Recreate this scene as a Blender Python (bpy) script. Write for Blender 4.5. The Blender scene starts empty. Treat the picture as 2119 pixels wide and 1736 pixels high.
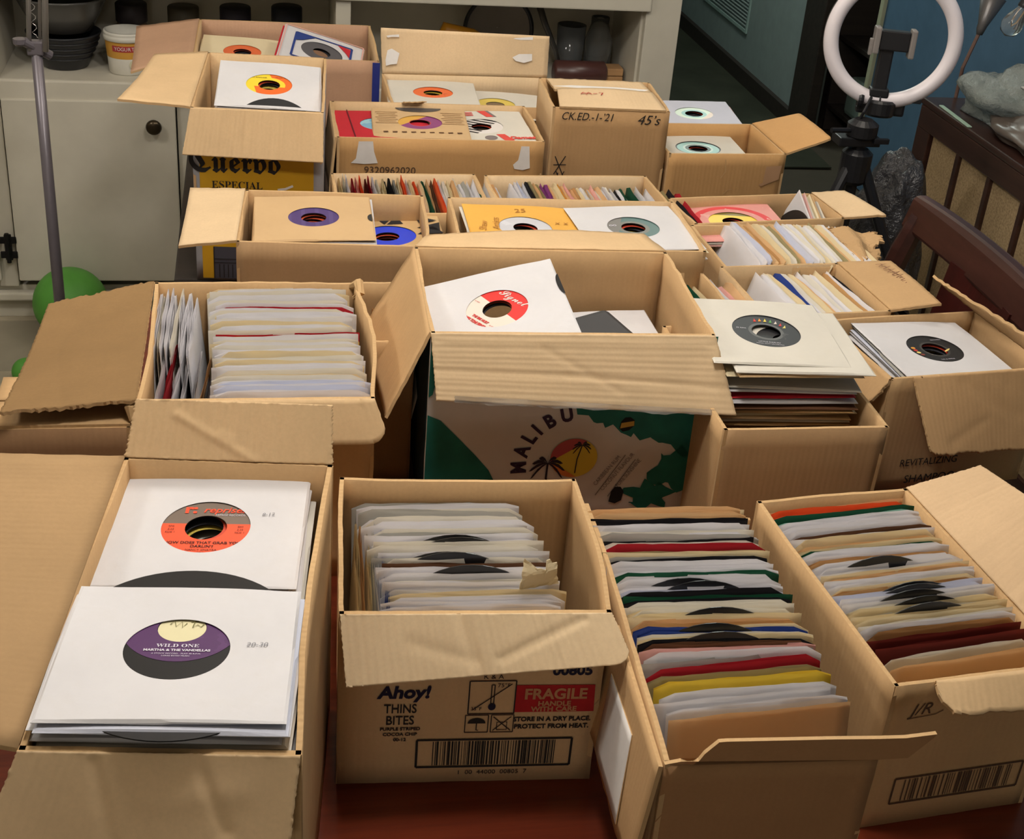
import bpy, math, random
from math import pi, sin, cos, radians, sqrt, atan2
from mathutils import Vector, Matrix, Euler

C = bpy.context.scene.collection
SC = bpy.context.scene
RND = random.Random(7)
T = 0.75                      # height of the table top above the floor

# ------------------------------------------------------------------ camera, world, lights, exposure
cam = bpy.data.cameras.new('camera')
cam.sensor_fit = 'HORIZONTAL'; cam.sensor_width = 36.0
cam.lens = 2857.5 / 2119 * 36.0
cam.clip_start = 0.02; cam.clip_end = 60
cam_o = bpy.data.objects.new('camera', cam); C.objects.link(cam_o)
R_ = ((0.98324467, -0.16613693, 0.07502297), (-0.01697999, -0.49323831, -0.86972849), (0.18149822, 0.85388201, -0.48779494))
cam_o.matrix_world = Matrix(((R_[0][0], -R_[1][0], -R_[2][0], 0.0), (R_[0][1], -R_[1][1], -R_[2][1], 0.0),
                             (R_[0][2], -R_[1][2], -R_[2][2], T + 1.0178), (0, 0, 0, 1)))
SC.camera = cam_o
SC.view_settings.view_transform = 'Standard'
SC.view_settings.look = 'None'
SC.view_settings.gamma = 1.0
SC.view_settings.use_curve_mapping = False
SC.view_settings.exposure = 0.0
try:
    SC.cycles.max_bounces = 6; SC.cycles.diffuse_bounces = 3; SC.cycles.glossy_bounces = 3
    SC.cycles.sample_clamp_indirect = 4.0; SC.cycles.caustics_reflective = False; SC.cycles.caustics_refractive = False
except Exception: pass
w = bpy.data.worlds.new('dim_room'); SC.world = w; w.use_nodes = True
w.node_tree.nodes['Background'].inputs[0].default_value = (1.0, 0.93, 0.86, 1)
w.node_tree.nodes['Background'].inputs[1].default_value = 0.10
def lamp(name, loc, power, size, col):
    l = bpy.data.lights.new(name, 'POINT'); l.energy = power; l.shadow_soft_size = size; l.color = col
    o = bpy.data.objects.new(name, l); C.objects.link(o); o.location = loc; return o
lamp('ceiling_bulb', (0.28, 1.95, T + 1.5), 24, 0.10, (1.0, 0.95, 0.90))
lamp('ceiling_bulb', (0.16, 1.10, T + 1.5), 33, 0.10, (1.0, 0.955, 0.905))
lamp('kitchen_bulb', (-0.6, -1.7, T + 0.95), 16, 0.25, (1.0, 0.95, 0.88))  # added fill light for the box fronts and the shelf interior
lamp('side_bulb', (-1.25, 2.1, T + 1.45), 31, 0.15, (1.0, 0.955, 0.89))  # unseen fill, added to brighten the cabinet front from the left
lamp('dining_corner_bulb', (1.15, 2.7, T + 1.55), 18, 0.15, (1.0, 0.93, 0.84))  # extra fill put in to lift the blue wall, console and cabinet
lamp('closet_bulb', (2.9, 4.75, T + 1.0), 2.0, 0.05, (1.0, 0.95, 0.85))  # small invented fill so the doorway clutter can be seen
lamp('hall_bulb', (1.72, 5.6, T + 1.5), 42, 0.15, (0.86, 0.97, 0.92))  # made-up fill that brightens the teal hall wall and reaches the doorway

# ------------------------------------------------------------------ material helpers
class NT:
    def __init__(s, name):
        s.m = bpy.data.materials.new(name); s.m.use_nodes = True
        s.n = s.m.node_tree.nodes; s.l = s.m.node_tree.links
        s.b = s.n['Principled BSDF']; s.tc = s.n.new('ShaderNodeTexCoord')
    def inp(s, sock, v):
        if isinstance(v, bpy.types.NodeSocket): s.l.new(v, sock)
        else:
            if hasattr(sock, 'default_value') and not isinstance(v, (int, float)) and len(v) == 3 and len(sock.default_value) == 4: v = (*v, 1)
            sock.default_value = v
    def math(s, op, a, b=0.0, c=None):
        n = s.n.new('ShaderNodeMath'); n.operation = op; s.inp(n.inputs[0], a); s.inp(n.inputs[1], b)
        if c is not None: s.inp(n.inputs[2], c)
        return n.outputs[0]
    def mix(s, f, a, b):
        n = s.n.new('ShaderNodeMix'); n.data_type = 'RGBA'; s.inp(n.inputs[0], f); s.inp(n.inputs[6], a); s.inp(n.inputs[7], b); return n.outputs[2]
    def noise(s, scale, detail=3, vec='Object', rough=0.6):
        n = s.n.new('ShaderNodeTexNoise'); n.inputs['Scale'].default_value = scale; n.inputs['Detail'].default_value = detail; n.inputs['Roughness'].default_value = rough
        s.l.new(s.tc.outputs[vec] if isinstance(vec, str) else vec, n.inputs['Vector']); return n.outputs[0]
    def ramp(s, f, lo, hi):
        n = s.n.new('ShaderNodeMapRange'); s.inp(n.inputs[0], f); n.inputs[1].default_value = lo; n.inputs[2].default_value = hi; return n.outputs[0]
    def xyz(s, vec='Object'):
        n = s.n.new('ShaderNodeSeparateXYZ'); s.l.new(s.tc.outputs[vec], n.inputs[0]); return n.outputs
    def bump(s, h, strength=0.3, dist=0.001):
        n = s.n.new('ShaderNodeBump'); n.inputs['Strength'].default_value = strength; n.inputs['Distance'].default_value = dist
        s.l.new(h, n.inputs['Height']); s.l.new(n.outputs[0], s.b.inputs['Normal'])
    def out(s, col, rough=0.8, spec=0.3, metal=0.0):
        s.inp(s.b.inputs['Base Color'], col); s.inp(s.b.inputs['Roughness'], rough)
        s.b.inputs['Specular IOR Level'].default_value = spec; s.b.inputs['Metallic'].default_value = metal; return s.m
def lin(c): return tuple(((x / 255) / 12.92 if x / 255 <= .04045 else ((x / 255 + .055) / 1.055) ** 2.4) for x in c)
def scl(c, k): return tuple(min(1, x * k) for x in c)
MC = {}
def plain(name, col, rough=0.7, spec=0.3, metal=0.0, var=0.06, scale=14):
    if name in MC: return MC[name]
    t = NT(name); f = t.ramp(t.noise(scale), .3, .7)
    MC[name] = t.out(t.mix(f, scl(col, 1 - var), scl(col, 1 + var)), rough, spec, metal); return MC[name]
def cardboard(name, col, rib=0.10, axis=0, period=0.0075):
    """corrugated board: colour drift, fibre flecks, flute ribs read from the panel's own metre-scaled UV"""
    if name in MC: return MC[name]
    t = NT(name); uv = t.xyz('UV')
    drift = t.ramp(t.noise(5, 4), .3, .7); fibre = t.ramp(t.noise(260, 2), .35, .65); blot = t.ramp(t.noise(22, 5), .55, .75)
    c = t.mix(drift, scl(col, .88), scl(col, 1.08)); c = t.mix(t.math('MULTIPLY', fibre, .16), c, scl(col, .72)); c = t.mix(t.math('MULTIPLY', blot, .18), c, scl(col, .8))
    nz = t.math('MULTIPLY', t.noise(60, 2, 'UV'), 1.6)
    sn = t.math('SINE', t.math('ADD', t.math('MULTIPLY', uv[axis], 2 * pi / period), nz))
    lowf = t.noise(1.0, 2, t.comb(uv, axis))
    h = t.math('ADD', t.math('MULTIPLY', sn, .35), t.math('MULTIPLY', lowf, 6.0))
    h = t.math('ADD', h, t.math('MULTIPLY', t.noise(35, 4), 1.5))
    t.bump(h, rib, .0012)
    MC[name] = t.out(c, .85, .15); return MC[name]
def _comb(s, uv, axis):
    n = s.n.new('ShaderNodeCombineXYZ'); s.l.new(s.math('MULTIPLY', uv[axis], 55.0), n.inputs[0]); s.l.new(s.math('MULTIPLY', uv[1 - axis], 2.0), n.inputs[1]); return n.outputs[0]
NT.comb = _comb
def paper(name, col, rough=.75, thin=0.0):
    if name in MC: return MC[name]
    t = NT(name); a = t.ramp(t.noise(9, 4), .3, .7); b = t.ramp(t.noise(38, 5), .5, .8)
    c = t.mix(a, scl(col, .93), scl(col, 1.04)); c = t.mix(t.math('MULTIPLY', b, .15), c, (col[0] * .8, col[1] * .74, col[2] * .62))
    t.bump(t.noise(30, 4), .25, .0015); m = t.out(c, rough, .25)
    if not thin: MC[name] = m; return m
    tr = t.n.new('ShaderNodeBsdfTranslucent'); t.l.new(c, tr.inputs[0]); mx = t.n.new('ShaderNodeMixShader'); mx.inputs[0].default_value = thin
    t.l.new(t.b.outputs[0], mx.inputs[1]); t.l.new(tr.outputs[0], mx.inputs[2]); t.l.new(mx.outputs[0], t.n['Material Output'].inputs[0])
    MC[name] = m; return m
def wood(name, c1, c2, rough=.35, scale=(3, 40, 40)):
    if name in MC: return MC[name]
    t = NT(name); mp = t.n.new('ShaderNodeMapping'); mp.inputs['Scale'].default_value = scale; t.l.new(t.tc.outputs['Object'], mp.inputs[0])
    f = t.ramp(t.noise(1.0, 6, mp.outputs[0], .65), .3, .7)
    t.bump(f, .08, .001)
    MC[name] = t.out(t.mix(f, c1, c2), rough, .45); return MC[name]

KRAFT = lin((212, 180, 138)); KRAFT2 = lin((196, 160, 116)); KRAFT3 = lin((218, 190, 152))
CB = cardboard('brown_cardboard', KRAFT); CB2 = cardboard('dark_brown_cardboard', KRAFT2); CB3 = cardboard('light_cardboard', KRAFT3, .14)
CBH = cardboard('cross_fluted_cardboard', KRAFT, .2, 1); CBR = cardboard('ribbed_cardboard', KRAFT, .3)
CBP = cardboard('pinkish_cardboard', lin((186, 148, 120)))
EDGE = cardboard('cut_cardboard_edge', lin((196, 162, 118)), .4)
INK = plain('black_ink', (.018, .016, .016), .7); BROWNINK = plain('faded_ink', lin((84, 62, 46)), .8)
PAP = {}
for k, n, c in [('W', 'white', (205, 203, 205)), ('O', 'off_white', (204, 199, 188)), ('C', 'cream', (218, 203, 168)), ('T', 'tan', (196, 164, 122)),
                ('K', 'kraft', (172, 134, 88)), ('B', 'brown', (112, 76, 52)), ('G', 'grey', (158, 156, 150)), ('N', 'black', (34, 32, 36)),
                ('R', 'red', (186, 38, 50)), ('o', 'orange', (214, 92, 46)), ('E', 'green', (34, 92, 66)), ('t', 'teal', (128, 172, 160)),
                ('b', 'blue', (42, 62, 128)), ('Y', 'yellow', (206, 180, 62)), ('M', 'maroon', (120, 44, 36)), ('P', 'pink', (214, 166, 158)),
                ('U', 'purple', (128, 62, 120)), ('D', 'olive', (146, 134, 98)), ('L', 'bluish white', (194, 197, 211)), ('y', 'mustard', (222, 168, 78))]:
    PAP[k] = (n.replace('_', ' '), paper(n.replace(' ', '_') + '_paper', lin(c)), paper('thin_' + n.replace(' ', '_') + '_paper', scl(lin(c), min(1.6, .93 / max(lin(c)))) if k not in 'RNMBE' else lin(c), .75, .22))  # most thin papers coloured lighter, standing in for light on the filed sleeves

# ------------------------------------------------------------------ object helpers
def tag(o, label=None, cat=None, group=None, kind=None):
    if label: o['label'] = label
    if cat: o['category'] = cat
    if group: o['group'] = group
    if kind: o['kind'] = kind
    return o
def empty(name, loc, yaw=0.0, label=None, cat=None, group=None, rot=None):
    o = bpy.data.objects.new(name, None); C.objects.link(o); o.empty_display_size = .05
    o.location = loc; o.rotation_euler = rot if rot else (0, 0, yaw)
    return tag(o, label, cat, group)
def mat_of(o):
    return Matrix.LocRotScale(o.location, o.rotation_euler, o.scale)
def mesh(name, vs, fs, mats, uvs=None, mi=None, smooth=False):
    me = bpy.data.meshes.new(name); me.from_pydata([tuple(v) for v in vs], [], fs)
    for m in (mats if isinstance(mats, (list, tuple)) else [mats]): me.materials.append(m)
    if mi:
        for p, i in zip(me.polygons, mi): p.material_index = i
    if smooth:
        for p in me.polygons: p.use_smooth = True
    if uvs:
        l = me.uv_layers.new(name='uv')
        for lp in me.loops: l.data[lp.index].uv = uvs[lp.vertex_index]
    me.update(); return me
def link(name, me, parent=None, loc=None, rot=None):
    o = bpy.data.objects.new(name, me); C.objects.link(o)
    if parent: o.parent = parent
    if loc: o.location = loc
    if rot: o.rotation_euler = rot
    return o
def part(name, vs, fs, mats, parent, world=False, **k):
    if world:
        inv = mat_of(parent).inverted(); vs = [inv @ Vector(v) for v in vs]
    return link(name, mesh(name, vs, fs, mats, **k), parent)

def sheet_geo(P, nu=10, nv=6, th=.004, wob=None, torn=0.0, rc=0.0, jag=0.0, seed=0, rc2=None):
    """a board between four corners (u0v0,u1v0,u1v1,u0v1) with thickness, cut edges, optional creases, ragged outer edge and rounded corners"""
    r = random.Random(seed); P = [Vector(p) for p in P]
    Lu = ((P[1] - P[0]).length + (P[2] - P[3]).length) / 2; Lv = ((P[3] - P[0]).length + (P[2] - P[1]).length) / 2
    n = (P[1] - P[0]).cross(P[3] - P[0]); n = n.normalized() if n.length > 0 else Vector((0, 0, 1))
    us = [i / nu for i in range(nu + 1)]
    if rc or rc2:
        R0 = max(rc, rc2 or 0) / Lu; us = sorted(set([round(u, 5) for u in us] + [round(R0 * (1 - cos(a * pi / 12)), 5) for a in range(7)] + [round(1 - R0 * (1 - cos(a * pi / 12)), 5) for a in range(7)]))
    nu = len(us) - 1; tn = [0.0]
    for i in range(nu): tn.append(.7 * tn[-1] + r.uniform(-1, 1))
    top, bot, uv = [], [], []
    for j in range(nv + 1):
        for i, u in enumerate(us):
            vm = 1 - torn * tn[i] / Lv
            for (ra, d) in ((rc, u * Lu), (rc2 if rc2 is not None else rc, (1 - u) * Lu)):
                if ra and d < ra: vm -= (ra - sqrt(max(0, ra * ra - (ra - d) ** 2))) / Lv
            v = j / nv * vm
            p = P[0] * (1 - u) * (1 - v) + P[1] * u * (1 - v) + P[2] * u * v + P[3] * (1 - u) * v
            h = wob(u, v, Lu, Lv) if wob else 0
            if jag and (j in (0, nv) or i in (0, nu)): p = p + (P[1] - P[0]).normalized() * r.uniform(-jag, jag) + n * r.uniform(-jag, jag)
            top.append(p + n * (h + th / 2)); bot.append(p + n * (h - th / 2)); uv.append((u * Lu, v * Lv))
    N = len(top); W = nu + 1; vs = top + bot; uvs = uv + uv; fs, mi = [], []
    for j in range(nv):
        for i in range(nu):
            a = j * W + i; fs.append((a, a + 1, a + W + 1, a + W)); mi.append(0)
            fs.append((N + a, N + a + W, N + a + W + 1, N + a + 1)); mi.append(0)
    def edge(a, b): fs.append((a, N + a, N + b, b)); mi.append(1)
    for i in range(nu): edge(i, i + 1); edge(nv * W + i + 1, nv * W + i)
    for j in range(nv): edge((j + 1) * W, j * W); edge(j * W + nu, (j + 1) * W + nu)
    return vs, fs, uvs, mi
def crease(lines, amp=.0):
    """a height function: each line (u0,v0,u1,v1,height,width) in unit coordinates is a fold across the board, plus a slow bow"""
    def f(u, v, Lu, Lv):
        h = amp * sin(pi * u) * v
        for (u0, v0, u1, v1, d, wd) in lines:
            ax, ay, bx, by = u0 * Lu, v0 * Lv, u1 * Lu, v1 * Lv; dx, dy = bx - ax, by - ay; L2 = dx * dx + dy * dy
            t = max(0, min(1, ((u * Lu - ax) * dx + (v * Lv - ay) * dy) / L2)); q = (u * Lu - ax - t * dx) ** 2 + (v * Lv - ay - t * dy) ** 2
            h += .6 * d * math.exp(-q / (wd * wd * 1.4))
        return h
    return f
def board(name, P, parent, m=None, world=False, **k):
    inner = k.pop('inner', None); vs, fs, uvs, mi = sheet_geo(P, **k)
    if inner:
        q = mi.index(1); mi = [2 if i < q and i % 2 else v for i, v in enumerate(mi)]
    o = part(name, vs, fs, [m or CB, EDGE] + ([inner] if inner else []), parent, world=world, uvs=uvs, mi=mi)
    for p in o.data.polygons: p.use_smooth = p.material_index != 1
    return o
def bx(x0, y0, z0, x1, y1, z1, b=0.0):
    """box; with b>0 its edges are chamfered"""
    if b <= 0:
        v = [(x, y, z) for z in (z0, z1) for y in (y0, y1) for x in (x0, x1)]
        return v, [(0, 2, 3, 1), (4, 5, 7, 6), (0, 1, 5, 4), (2, 6, 7, 3), (0, 4, 6, 2), (1, 3, 7, 5)]
    import bmesh
    bm = bmesh.new(); bmesh.ops.create_cube(bm, size=1, matrix=Matrix.Translation(((x0 + x1) / 2, (y0 + y1) / 2, (z0 + z1) / 2)) @ Matrix.Diagonal((x1 - x0, y1 - y0, z1 - z0, 1)))
    bmesh.ops.bevel(bm, geom=bm.edges[:], offset=b, segments=2, profile=.6, affect='EDGES')
    bm.verts.index_update(); v = [tuple(q.co) for q in bm.verts]; f = [[q.index for q in p.verts] for p in bm.faces]; bm.free(); return v, f
def join(*gs):
    V, F = [], []
    for v, f in gs:
        o = len(V); V += list(v); F += [tuple(i + o for i in q) for q in f]
    return V, F
def lathe(prof, n=32, c=(0, 0, 0), close=True):
    V, F = [], []
    for r, z in prof:
        for i in range(n): V.append((c[0] + r * cos(2 * pi * i / n), c[1] + r * sin(2 * pi * i / n), c[2] + z))
    for j in range(len(prof) - 1):
        for i in range(n):
            k = (i + 1) % n; F.append((j * n + i, j * n + k, (j + 1) * n + k, (j + 1) * n + i))
    if close: F.append(tuple(range(n))[::-1]); F.append(tuple((len(prof) - 1) * n + i for i in range(n)))
    return V, F
def tube(pts, r, n=10, cap=True):
    pts = [Vector(p) for p in pts]; rs = r if isinstance(r, (list, tuple)) else [r] * len(pts); V, F = [], []
    prev = None
    for i, p in enumerate(pts):
        d = (pts[min(i + 1, len(pts) - 1)] - pts[max(i - 1, 0)]).normalized()
        a = prev - d * prev.dot(d) if prev is not None else d.orthogonal()
        a = a.normalized(); b = d.cross(a); prev = a
        for k in range(n): V.append(p + (a * cos(2 * pi * k / n) + b * sin(2 * pi * k / n)) * rs[i])
    for i in range(len(pts) - 1):
        for k in range(n):
            q = (k + 1) % n; F.append((i * n + k, i * n + q, (i + 1) * n + q, (i + 1) * n + k))
    if cap: F.append(tuple(range(n))[::-1]); F.append(tuple((len(pts) - 1) * n + k for k in range(n)))
    return V, F
def torus(R, r, n=64, m=16, a0=0, a1=2 * pi):
    V, F = [], []
    for i in range(n):
        a = 2 * pi * i / n
        for j in range(m):
            b = 2 * pi * j / m; V.append(((R + r * cos(b)) * cos(a), r * sin(b), (R + r * cos(b)) * sin(a)))
    for i in range(n):
        for j in range(m): F.append((i * m + j, i * m + (j + 1) % m, ((i + 1) % n) * m + (j + 1) % m, ((i + 1) % n) * m + j))
    return V, F
def thing(name, geo, m, label, cat, loc=(0, 0, 0), rot=(0, 0, 0), group=None, smooth=False):
    o = link(name, mesh(name, geo[0], geo[1], m, smooth=smooth), None, loc, rot); return tag(o, label, cat, group)
def struct(name, geo, m):
    return tag(link(name, mesh(name, geo[0], geo[1], m)), kind='structure')

# lettering: real flat letters set on a face; O origin, U reading direction, W up direction
def letters(body, size, O, U, W, parent, m=INK, name='lettering', world=False, align='CENTER', sx=1.0, shear=0.0, bold=0.0):
    cu = bpy.data.curves.new('t', 'FONT'); cu.body = body; cu.size = size; cu.align_x = align; cu.align_y = 'CENTER'; cu.shear = shear; cu.offset = bold; cu.resolution_u = 3
    o = bpy.data.objects.new('t', cu); C.objects.link(o); bpy.context.view_layer.update()
    me = bpy.data.meshes.new_from_object(o.evaluated_get(bpy.context.evaluated_depsgraph_get())); bpy.data.objects.remove(o); bpy.data.curves.remove(cu)
    U = Vector(U).normalized(); W = Vector(W).normalized(); O = Vector(O); n = U.cross(W) * .0005
    pts = [O + n + U * v.co.x * sx + W * v.co.y for v in me.vertices]
    if world:
        inv = mat_of(parent).inverted(); pts = [inv @ p for p in pts]
    for v, p in zip(me.vertices, pts): v.co = p
    me.materials.clear(); me.materials.append(m); me.name = name
    return link(name, me, parent)
def strokes(lines, wd, O, U, W, parent, m=INK, name='handwriting', lift=.0006):
    """pen strokes: flat ribbons along polylines given in metres on the face"""
    U = Vector(U).normalized(); W = Vector(W).normalized(); O = Vector(O) + U.cross(W) * lift; V, F = [], []
    for ln in lines:
        k = len(V); n = len(ln)
        for i, (x, y) in enumerate(ln):
            ax, ay = ln[max(i - 1, 0)]; b_, by = ln[min(i + 1, n - 1)]; dx, dy = b_ - ax, by - ay; L = sqrt(dx * dx + dy * dy) or 1; px, py = -dy / L * wd / 2, dx / L * wd / 2
            V.append(O + U * (x + px) + W * (y + py)); V.append(O + U * (x - px) + W * (y - py))
        F += [(k + 2 * i + 1, k + 2 * i + 3, k + 2 * i + 2, k + 2 * i) for i in range(n - 1)]
    return part(name, V, F, m, parent)
def patch(poly, O, U, W, parent, m, name='print', lift=.0004):
    """a flat printed or pasted shape with this outline on a face"""
    U = Vector(U).normalized(); W = Vector(W).normalized(); O = Vector(O) + U.cross(W) * lift
    return part(name, [O + U * x + W * y for x, y in poly], [tuple(range(len(poly)))], m, parent)
def ell(cx, cy, a, b, n=28, a0=0, a1=360): return [(cx + a * cos(radians(a0 + (a1 - a0) * i / n)), cy + b * sin(radians(a0 + (a1 - a0) * i / n))) for i in range(n if a1 - a0 >= 360 else n + 1)]

# ------------------------------------------------------------------ the room
WHITE_PAINT = plain('cabinet_white_paint', lin((204, 198, 182)), .45, .4, 0, .05, 9)
WALLW = plain('cream_wall_paint', lin((196, 188, 172)), .8)
BLUE = plain('blue_wall_paint', lin((82, 112, 138)), .7, .3, 0, .08)
TEAL = plain('teal_wall_paint', lin((138, 150, 148)), .8, .2, 0, .06)
DARKFLOOR = plain('dark_hall_floor', lin((52, 54, 44)), .7, .2, 0, .25, 5)
DARKTRIM = wood('dark_stained_trim', lin((52, 44, 38)), lin((36, 30, 26)), .6)
TILEM = [plain('floor_tile_%s' % 'abc'[i], lin(c), .45, .35, 0, .1, 7) for i, c in enumerate([(166, 156, 136), (156, 148, 130), (172, 162, 140)])]
GROUT = plain('dark_grout', lin((70, 64, 54)), .9)
YB = 4.06                                                    # plane of the wall behind the cabinet
fl = struct('floor', bx(-3.2, -2.2, -.06, 4.2, 9.4, -.006), GROUT)
tm = [mesh('tile', *bx(-.151, -.151, -.006, .151, .151, 0, .002), m) for m in TILEM]
for i in range(-4, 8):
    for j in range(-1, 15):
        link('tile', tm[RND.randrange(3)], fl, (i * .305, .2 + j * .305, 0))
struct('trim_1', bx(1.18, 5.12, 0, 2.33, 9.3, .006), DARKFLOOR)                       # hall floor, darker boards
struct('wall_back', bx(-3.2, YB, 0, 1.17, YB + .12, 2.5), WALLW)
struct('wall_left', bx(-3.2, -2.2, 0, -3.1, YB, 2.5), WALLW)
struct('wall_front', bx(-3.2, -2.3, 0, 4.2, -2.2, 2.5), WALLW)
struct('wall_hall', bx(1.05, YB + .12, 0, 1.17, 9.3, 2.5), TEAL)
struct('wall_end', bx(1.05, 9.3, 0, 4.2, 9.4, 2.5), TEAL)
struct('ceiling', bx(-3.2, -2.3, 2.5, 4.2, 9.4, 2.56), WALLW)
struct('wall_right', bx(2.35, -2.2, 0, 2.45, 4.96, 2.5), BLUE)
hw = struct('wall_corridor', bx(2.35, 5.62, 0, 2.45, 9.3, 2.5), TEAL)
struct('wall_lintel', bx(2.35, 4.96, 2.1, 2.45, 5.62, 2.5), TEAL)
struct('baseboard_right', bx(2.325, 5.64, 0, 2.35, 9.3, .075), DARKTRIM)
# doorway: dark casing on the far side, pale painted edge on the near side
struct('trim_2', bx(2.31, 5.43, 0, 2.36, 5.64, 2.1, .006), DARKTRIM)
struct('trim_3', bx(2.335, 4.955, 0, 2.47, 4.985, 2.1, .004), plain('pale_green_trim', lin((176, 178, 150)), .6))
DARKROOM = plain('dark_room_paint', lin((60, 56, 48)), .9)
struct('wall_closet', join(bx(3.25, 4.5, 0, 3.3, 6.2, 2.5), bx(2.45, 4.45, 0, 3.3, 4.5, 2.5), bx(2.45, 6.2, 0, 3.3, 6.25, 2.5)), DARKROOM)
# return-air vent low on the corridor wall
vent = empty('wall_vent', (2.349, 6.76, T - .4), 0, 'pale slatted air vent low on the teal hallway wall', 'vent')
part('frame', *join(bx(-.008, -.36, -.11, 0, -.345, .13), bx(-.008, .345, -.11, 0, .36, .13), bx(-.008, -.36, .115, 0, .36, .13), bx(-.008, -.36, -.125, 0, .36, -.11)), plain('vent_frame_paint', lin((150, 172, 166)), .6), vent)
sm = mesh('slat', *bx(-.006, -.345, -.003, 0, .345, .003), TEAL)
for i in range(13): link('slat', sm, vent, (0, 0, -.096 + i * .0165), (0, .5, 0))

# ------------------------------------------------------------------ tables
RW = wood('red_brown_table_wood', lin((112, 46, 26)), lin((78, 30, 18)), .22, (2, 30, 30))
def prism(poly, z0, z1, name, m, parent=None, bev=.004):
    import bmesh
    bm = bmesh.new(); vv = [bm.verts.new((x, y, z0)) for x, y in poly]; f = bm.faces.new(vv); r = bmesh.ops.extrude_face_region(bm, geom=[f])
    for q in [g for g in r['geom'] if isinstance(g, bmesh.types.BMVert)]: q.co.z = z1
    bmesh.ops.recalc_face_normals(bm, faces=bm.faces[:]); es = [e for e in bm.edges if abs(e.verts[0].co.z - e.verts[1].co.z) < 1e-6]
    if bev: bmesh.ops.bevel(bm, geom=es, offset=bev, segments=2, affect='EDGES', profile=.6)
    bm.verts.index_update(); v = [tuple(q.co) for q in bm.verts]; f = [[q.index for q in p.verts] for p in bm.faces]; bm.free()
    return part(name, v, f, m, parent)
leg = lambda s=.035, h=.7: lathe([(s * .6, 0), (s * .75, .04), (s * .6, .1), (s, h * .55), (s * .7, h * .62), (s * 1.1, h * .7), (s * 1.1, h)], 20)
tb = empty('dining_table', (0.28, 1.5, 0), 0, 'glossy red brown wooden dining table under the rows of boxes', 'table')
poly = [(-.26, .70), (.79, .70), (.800, .88), (.776, .925), (.803, .958), (1.04, .975), (1.055, 1.2), (1.055, 2.2), (1.0, 2.29), (-.13, 2.29), (-.2, 2.1), (-.30, 1.9), (-.47, 1.72), (-.47, .9)]
prism([(x - .28, y - 1.5) for x, y in poly], T - .035, T, 'table_top', RW, tb)
for x, y in ((-.32, -.55), (.42, -.62), (.62, .755), (-.2, .55)): link('leg', mesh('leg', *leg(), RW, smooth=True), tb, (x, y, 0))
tb2 = empty('side_table', (0.45, 2.8, 0), 0, 'dark side table carrying the rearmost row of boxes', 'table')
part('table_top', *bx(-.59, -.5, T - .03, .7, .42, T, .004), DARKTRIM, tb2)
for x, y in ((-.5, -.42), (.62, -.42), (-.5, .34), (.62, .34)): part('leg', *bx(x - .02, y - .02, 0, x + .02, y + .02, T - .03, .003), DARKTRIM, tb2)

# ------------------------------------------------------------------ built-in cabinet behind the boxes
cb = empty('built_in_cabinet', (0.25, 3.72, 0), 0, 'white painted built-in cabinet with an open shelf and a knobbed door', 'cabinet')
def cpart(name, x0, y0, z0, x1, y1, z1, b=.003, m=None): return part(name, *bx(x0 - .25, y0 - 3.72, z0, x1 - .25, y1 - 3.72, z1, b), m or WHITE_PAINT, cb)
cpart('side_panel', -1.42, 3.74, 0, -1.40, YB, 1.6); cpart('side_panel', 1.06, 3.74, 0, 1.09, YB, 1.6)
cpart('base', -1.4, 3.735, 0, 1.08, YB, .10); part('plinth_bead', *bx(-1.65, -.015, .062, .91, .015, .085, .005), WHITE_PAINT, cb)
cpart('face_stile', 1.067, 3.715, 0, 1.165, 3.76, 1.6); cpart('face_stile', .222, 3.715, .69, .262, 4.05, .93)
cpart('face_stile', -.198, 3.72, .1, -.16, 3.75, .66); cpart('face_stile', -.70, 3.72, .1, -.648, 3.75, .66)
cpart('face_panel', -.16, 3.725, .1, 1.07, 3.75, .64); cpart('back_panel', -1.4, YB - .02, .1, 1.07, YB - .005, 1.6)
cpart('counter', -1.4, 3.705, .636, 1.068, YB - .02, .692, .006)
cpart('shelf', -1.4, 3.70, .925, 1.075, YB - .02, .965, .004)
cpart('face_stile', -.70, 3.715, .692, -.642, 4.05, .93)
door = cpart('cabinet_door', -.643, 3.698, .126, -.201, 3.72, .642, .004)
DARKBRASS = plain('dark_brass', lin((70, 60, 46)), .3, .5, .8)
k = link('knob', mesh('knob', *lathe([(.006, 0), (.006, .012), (.017, .016), (.021, .024), (.018, .031), (.009, .034)], 24), DARKBRASS, smooth=True), door, (-.257 - .25, 3.698 - 3.72, T - .169), (radians(90), 0, 0))
part('cabinet_door', *bx(-1.38 - .25, -.022, .126, -.69 - .25, 0, .642, .004), WHITE_PAINT, cb)
IRON = plain('black_iron', lin((26, 25, 26)), .5, .4, .5)
part('hinge', *join(bx(-.922, -.028, .19, -.903, -.018, .265, .003), bx(-.935, -.026, .195, -.89, -.02, .215, .003), bx(-.935, -.026, .238, -.89, -.02, .258, .003), tube([(-.913, -.03, .185), (-.913, -.03, .27)], .006)), IRON, cb)

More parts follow.
